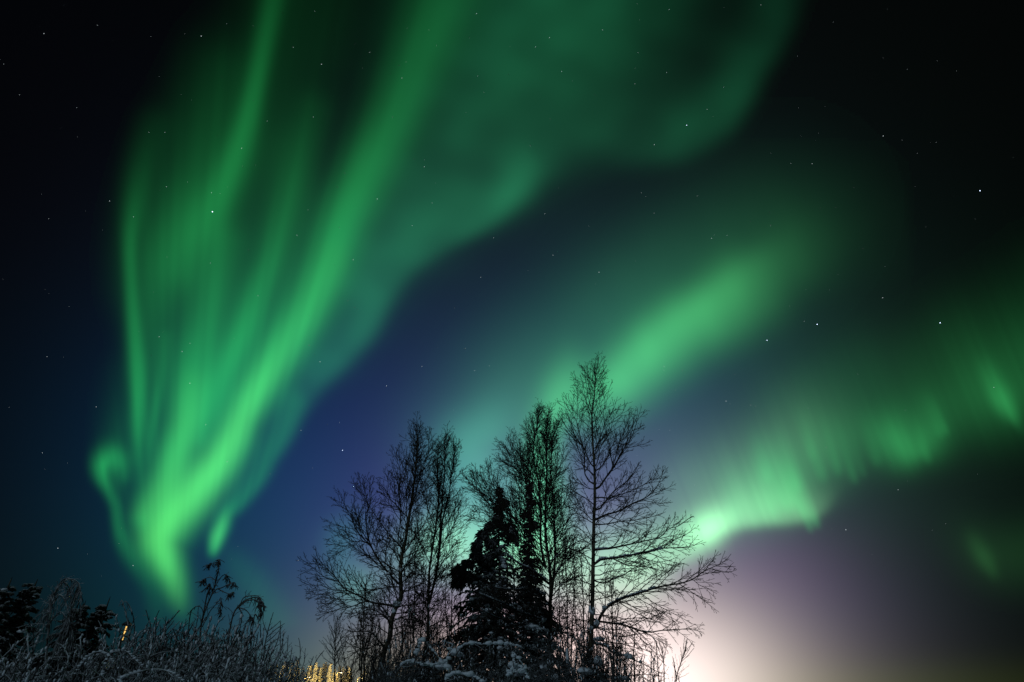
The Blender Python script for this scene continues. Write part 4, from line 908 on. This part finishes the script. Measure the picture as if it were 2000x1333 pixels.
bush('low brushy bush along the bottom edge right of the low arches', 300, 8.6, 110, 1262, 56, 109, M_FROST, .8)
bush('low frosted bush at the bottom edge below the arching birch', 430, 8.6, 110, 1258, 60, 110, M_FROST, .8)
bush('low frosted bush at the bottom edge below the spiky sapling', 498, 9, 50, 1285, 46, 113, M_FROST, .8)
bush('full frosted bush with arching tips between the yellow lantern and the reedy bush', 258, 10.6, 46, 1212, 56, 114, M_FROST, .9)
bush('full frosted bush with arching tips behind the tall thin birch', 425, 10.6, 56, 1208, 64, 115, M_FROST, .95)
bush('dim low brush at the bottom left corner', 80, 8, 120, 1300, 40, 111, M_RIME, .8)
bush('dark low bush before the lamp-lit row, beside the white-frosted bush', 555, 11, 40, 1322, 30, 112, M_RIME, .7)

# snow-loaded shrubs in front of the birches
SHR = 'snow-loaded shrubs in front of the birches'
def snow_shrub(label, D, arcs, seed, twigs=18):
    rg = random.Random(seed)
    st = [stem_path(a[0], D + a[2], .018, .008, True) for a in arcs]
    root = empty('snowy_shrub', (st[0][0][0][0], st[0][0][0][1], 0), label, 'shrub', SHR)
    for (pts, rad), a in zip(st, arcs):
        S = Shape(); S.tube(pts, rad, 6)
        ramify(rg, S, pts[3:], .014, .006, 0, dict(KF, gap=[.12, .10], max=[.5, .2], trop=lambda z: -1.2))
        b = S.link('stem', M_SNOWTWIG, root)
        Q = Shape(); snow_on(Q, pts[2:], a[1], rg, a[3], 1.0, 1.0, .95)
        for _ in range(5):
            p = pts[rg.randint(int(len(pts) * .45), len(pts) - 1)]; r = a[1] * rg.uniform(.7, 1.5); Q.blob((p[0] + rg.gauss(0, .03), p[1], p[2] + r * .3), (r * 1.3, r, r * .8), rg.random() * 30, .4, 10, 7, 1.5, .3)
        tag(Q.link('snow', M_SNOW, b), kind='stuff')
    return root
snow_shrub('shrub with two thick snow-covered stems hanging to the right, left of the long white bough', 12,
           [([(800, 1333), (815, 1275), (826, 1250), (840, 1266), (856, 1285), (868, 1300), (878, 1316)], .040, 0, .30), ([(770, 1333), (780, 1306), (798, 1292), (820, 1298), (838, 1302), (852, 1298)], .034, .3, .3)], 121)
snow_shrub('shrub with one long level bough under thick snow in front of the dark spruces', 13,
           [([(880, 1345), (888, 1290), (902, 1264), (922, 1258), (946, 1260), (970, 1258), (996, 1260), (1020, 1266)], .042, 0, .35), ([(870, 1340), (872, 1290), (884, 1262), (872, 1256)], .03, .3, .4)], 122)
snow_shrub('low shrub with snowy stems along the bottom edge below the level white bough', 11,
           [([(860, 1350), (878, 1322), (900, 1318), (926, 1324), (948, 1334)], .042, 0, .2), ([(1000, 1350), (1004, 1296), (1000, 1275), (1010, 1285), (1026, 1306)], .026, .2, .3), ([(985, 1350), (996, 1316), (1012, 1304), (1026, 1316), (1032, 1330)], .045, .3, .3)], 123)
bush('dark twiggy thicket at the foot of the left birches', 800, 20, 90, 1240, 100, 131, M_RIME, .6, 'twiggy thickets under the birches', .012, 1.0, low=.48, pillows=[(800, 1294, .09, .07), (836, 1299, .13, .08), (762, 1318, .09, .07)])
bush('dark twiggy thicket under the spruces behind the level white bough', 930, 20, 110, 1262, 80, 132, M_RIME, .6, 'twiggy thickets under the birches', .012, 1.0, low=.48, pillows=[(890, 1276, .16, .12), (858, 1302, .13, .12), (1000, 1300, .12, .1)])
bush('dark twiggy thicket at the foot of the middle birch and the tallest birch', 1110, 21, 120, 1212, 96, 133, M_RIME, .6, 'twiggy thickets under the birches', .012, 1.0, low=.48, pillows=[(1062, 1304, .12, .10), (1108, 1286, .05, .22), (1140, 1312, .24, .10), (1168, 1292, .13, .13), (1010, 1312, .26, .16), (1085, 1325, .14, .1), (1215, 1325, .2, .08)])
bush('dark twiggy thicket between the slim birches right of the tallest trunk foot', 1165, 22.5, 90, 1200, 80, 135, M_TWIG, .4, 'twiggy thickets under the birches', .012, 1.2, low=.48)
bush('dark twiggy thicket between the crooked birch and the spruces', 850, 22, 110, 1175, 110, 136, M_TWIG, .4, 'twiggy thickets under the birches', .012, 1.2, low=.48)
bush('dark twiggy thicket left of the crooked birch trunk, behind the small frosty birch', 725, 24, 60, 1215, 60, 137, M_TWIG, .4, 'twiggy thickets under the birches', .012, 1.0, low=.48)
bush('dark twiggy thicket right of the tallest trunk against the glow', 1205, 21.5, 80, 1262, 60, 134, M_TWIG, .5, 'twiggy thickets under the birches', .011, .8, low=.48)

# ------------------------------------------------------------------ lamp-lit row far behind, street lamps, houses with lit windows
M_POLE = plain('lamp_pole_paint', (0.018, 0.019, 0.02), .6)
def street_lamp(x, y, D, label):
    h = px_point(x, y, D); root = empty('street_lamp', (h[0] - .6, h[1], 0), label, 'street lamp', 'street lamps by the lit trees')
    s = Shape(); s.tube([(h[0] - .6, h[1], 0), (h[0] - .6, h[1], h[2] * .5), (h[0] - .6, h[1], h[2] - .1)], [.09, .07, .05], 10); s.link('pole', M_POLE, root)
    s = Shape(); s.tube([(h[0] - .6, h[1], h[2] - .12), (h[0] - .4, h[1], h[2] + .1), (h[0] + .1, h[1], h[2] + .14)], [.035, .035, .03], 8); s.link('arm', M_POLE, root)
    s = Shape(); s.blob((h[0], h[1], h[2] + .07), (.32, .16, .09), 1, .05, 12, 8); hd = s.link('lamp_head', M_POLE, root)
    s = Shape(); s.blob((h[0], h[1], h[2] - .01), (.24, .12, .06), 2, .02, 12, 8); s.link('lamp', M_LAMP, root)
    l = bpy.data.lights.new('lamp_light', 'POINT'); l.energy = 1900; l.color = (1.0, .62, .16); l.shadow_soft_size = .2
    o = bpy.data.objects.new('lamp_light', l); COL.objects.link(o); o.parent = root; o.location = (.6, 0, float(h[2]) - .2)
M_LAMP = glow('lamp_glow', (1.0, .80, .45), 9.0)
street_lamp(603, 1323, 110, 'street lamp left of the small frosty birch, glowing below the lit trees')
street_lamp(666, 1314, 108, 'street lamp glowing through the twigs of the small frosty birch')
street_lamp(706, 1325, 106, 'street lamp glowing just left of the crooked birch trunk')

def far_spruce_proto():
    rg = random.Random(7); H = 5.0
    root = bpy.data.objects.new('spruce_tree', None); COL.objects.link(root)
    T = Shape(); T.tube([(0, 0, -.1), (0, 0, H * .5), (0, 0, H)], [.09, .06, .02], 6); T.link('trunk', M_TRUNK, root)
    C = Shape(); z = .5
    while z < H:
        f = 1 - z / H
        for k in range(7):
            a = rg.uniform(0, 6.283); ln = (.15 + .85 * f ** .8) * rg.uniform(.6, 1.2)
            q = shoot(rg, (0, 0, z), unit((math.cos(a), math.sin(a), .1)), ln, 4, .1, -.5); C.tube(q, [.08, .16, .16, .11, .02], 5)
            for j in (2, 3, 4): C.tube(shoot(rg, q[j], unit((math.cos(a + rg.uniform(-1.2, 1.2)), math.sin(a + rg.uniform(-1.2, 1.2)), -.4)), .3 * f + .12, 2, .1, -.3), [.06, .06, .012], 4)
        z += .24
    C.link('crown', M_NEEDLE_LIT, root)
    return root
proto = far_spruce_proto()
rgf = random.Random(19); first = True
for i in range(56):
    x = 522 + i * 4.6 + rgf.uniform(-2, 2)
    if 690 < x: x += rgf.uniform(0, 60)
    D = rgf.uniform(116, 128); y = rgf.choice((1290, 1294, 1298, 1302, 1306, 1310)) + rgf.uniform(-3, 3) + max(0, x - 600) * .10
    p = px_point(x, y, D)
    if first: r = proto; first = False
    else:
        r = proto.copy(); COL.objects.link(r)
        for ch in proto.children: c = ch.copy(); COL.objects.link(c); c.parent = r
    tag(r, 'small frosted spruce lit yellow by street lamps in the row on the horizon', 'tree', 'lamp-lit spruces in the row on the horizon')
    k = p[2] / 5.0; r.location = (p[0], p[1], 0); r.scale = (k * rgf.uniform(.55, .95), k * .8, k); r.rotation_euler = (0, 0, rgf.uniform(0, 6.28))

M_WALL = plain('dark_boards', (.05, .035, .025), .8); M_ROOF = plain('roof_snow', (.7, .74, .78), .8); M_FRAME = plain('window_frame_paint', (.5, .48, .45), .5)
M_WIN = glow('lit_window', (1.0, .60, .16), 1.25)
def house(label, x, D, w, h, wins, seed, deep=3.2):
    c = px_point(x, 1333, D); root = empty('wooden_house', (c[0], c[1], 0), label, 'house', 'houses behind the left trees')
    y0 = c[1]
    s = Shape(); s.box((c[0], y0 + deep / 2, h / 2), (w, deep, h)); s.link('wall', M_WALL, root, smooth=False)
    s = Shape(); e = .3; rh = .8
    v = [(c[0] - w / 2 - e, y0 - e, h), (c[0] + w / 2 + e, y0 - e, h), (c[0] + w / 2 + e, y0 + deep + e, h), (c[0] - w / 2 - e, y0 + deep + e, h), (c[0] - w / 2 - e, y0 + deep / 2, h + rh), (c[0] + w / 2 + e, y0 + deep / 2, h + rh)]
    s.raw(v, [(0, 1, 5, 4), (2, 3, 4, 5), (0, 4, 3), (1, 2, 5), (0, 3, 2, 1)]); s.link('roof', M_ROOF, root, smooth=False)
    for (wx, wy, ww, wh, bars) in wins:
        p = px_point(wx, wy, D)
        f = Shape(); t = .06
        for sx in (-1, 1): f.box((p[0] + sx * (ww / 2 + t / 2), y0 - .03, p[2]), (t, .1, wh + 2 * t))
        for sz in (-1, 1): f.box((p[0], y0 - .03, p[2] + sz * (wh / 2 + t / 2)), (ww, .1, t))
        for b in range(bars): f.box((p[0], y0 - .03, p[2] - wh / 2 + wh * (b + 1) / (bars + 1)), (ww, .07, .045))
        fr = f.link('window', M_FRAME, root, smooth=False)
        g = Shape(); g.box((p[0], y0 - .012, p[2]), (ww, .02, wh)); g.link('pane', M_WIN, fr, smooth=False)
def lantern(x, y, D, label):
    c = px_point(x, y, D); root = empty('lantern_post', (c[0], c[1], 0), label, 'lamp post')
    s = Shape(); s.tube([(c[0], c[1], 0), (c[0], c[1], c[2] * .5), (c[0], c[1], c[2] - .5)], [.09, .07, .05], 10); s.link('post', M_POLE, root)
    f = Shape(); w = .20
    for sx in (-1, 1):
        for sy in (-1, 1): f.box((c[0] + sx * w, c[1] + sy * w, c[2]), (.03, .03, .96))
    for z in (-.5, -.17, .17, .5): f.box((c[0], c[1], c[2] + z), (2 * w + .06, 2 * w + .06, .05))
    f.raw([(c[0] - .28, c[1] - .28, c[2] + .54), (c[0] + .28, c[1] - .28, c[2] + .54), (c[0] + .28, c[1] + .28, c[2] + .54), (c[0] - .28, c[1] + .28, c[2] + .54), (c[0], c[1], c[2] + .85)], [(0, 1, 4), (1, 2, 4), (2, 3, 4), (3, 0, 4), (0, 3, 2, 1)])
    f.link('lantern_frame', M_POLE, root, smooth=False)
    g = Shape(); g.tube([(c[0], c[1], c[2] - .44), (c[0], c[1], c[2] - .2), (c[0], c[1], c[2] + .2), (c[0], c[1], c[2] + .44)], [.05, .08, .08, .05], 10); g.link('lamp', M_WIN, root)
lantern(243, 1237, 46, 'lit yellow lantern on a post glowing between the black spruces and the leaning sapling')
house('dark house with small lit windows at the bottom left corner', 78, 40, 4.4, 2.9, [(86, 1321, .30, .62, 1), (69, 1328.5, .55, .16, 0)], 2)
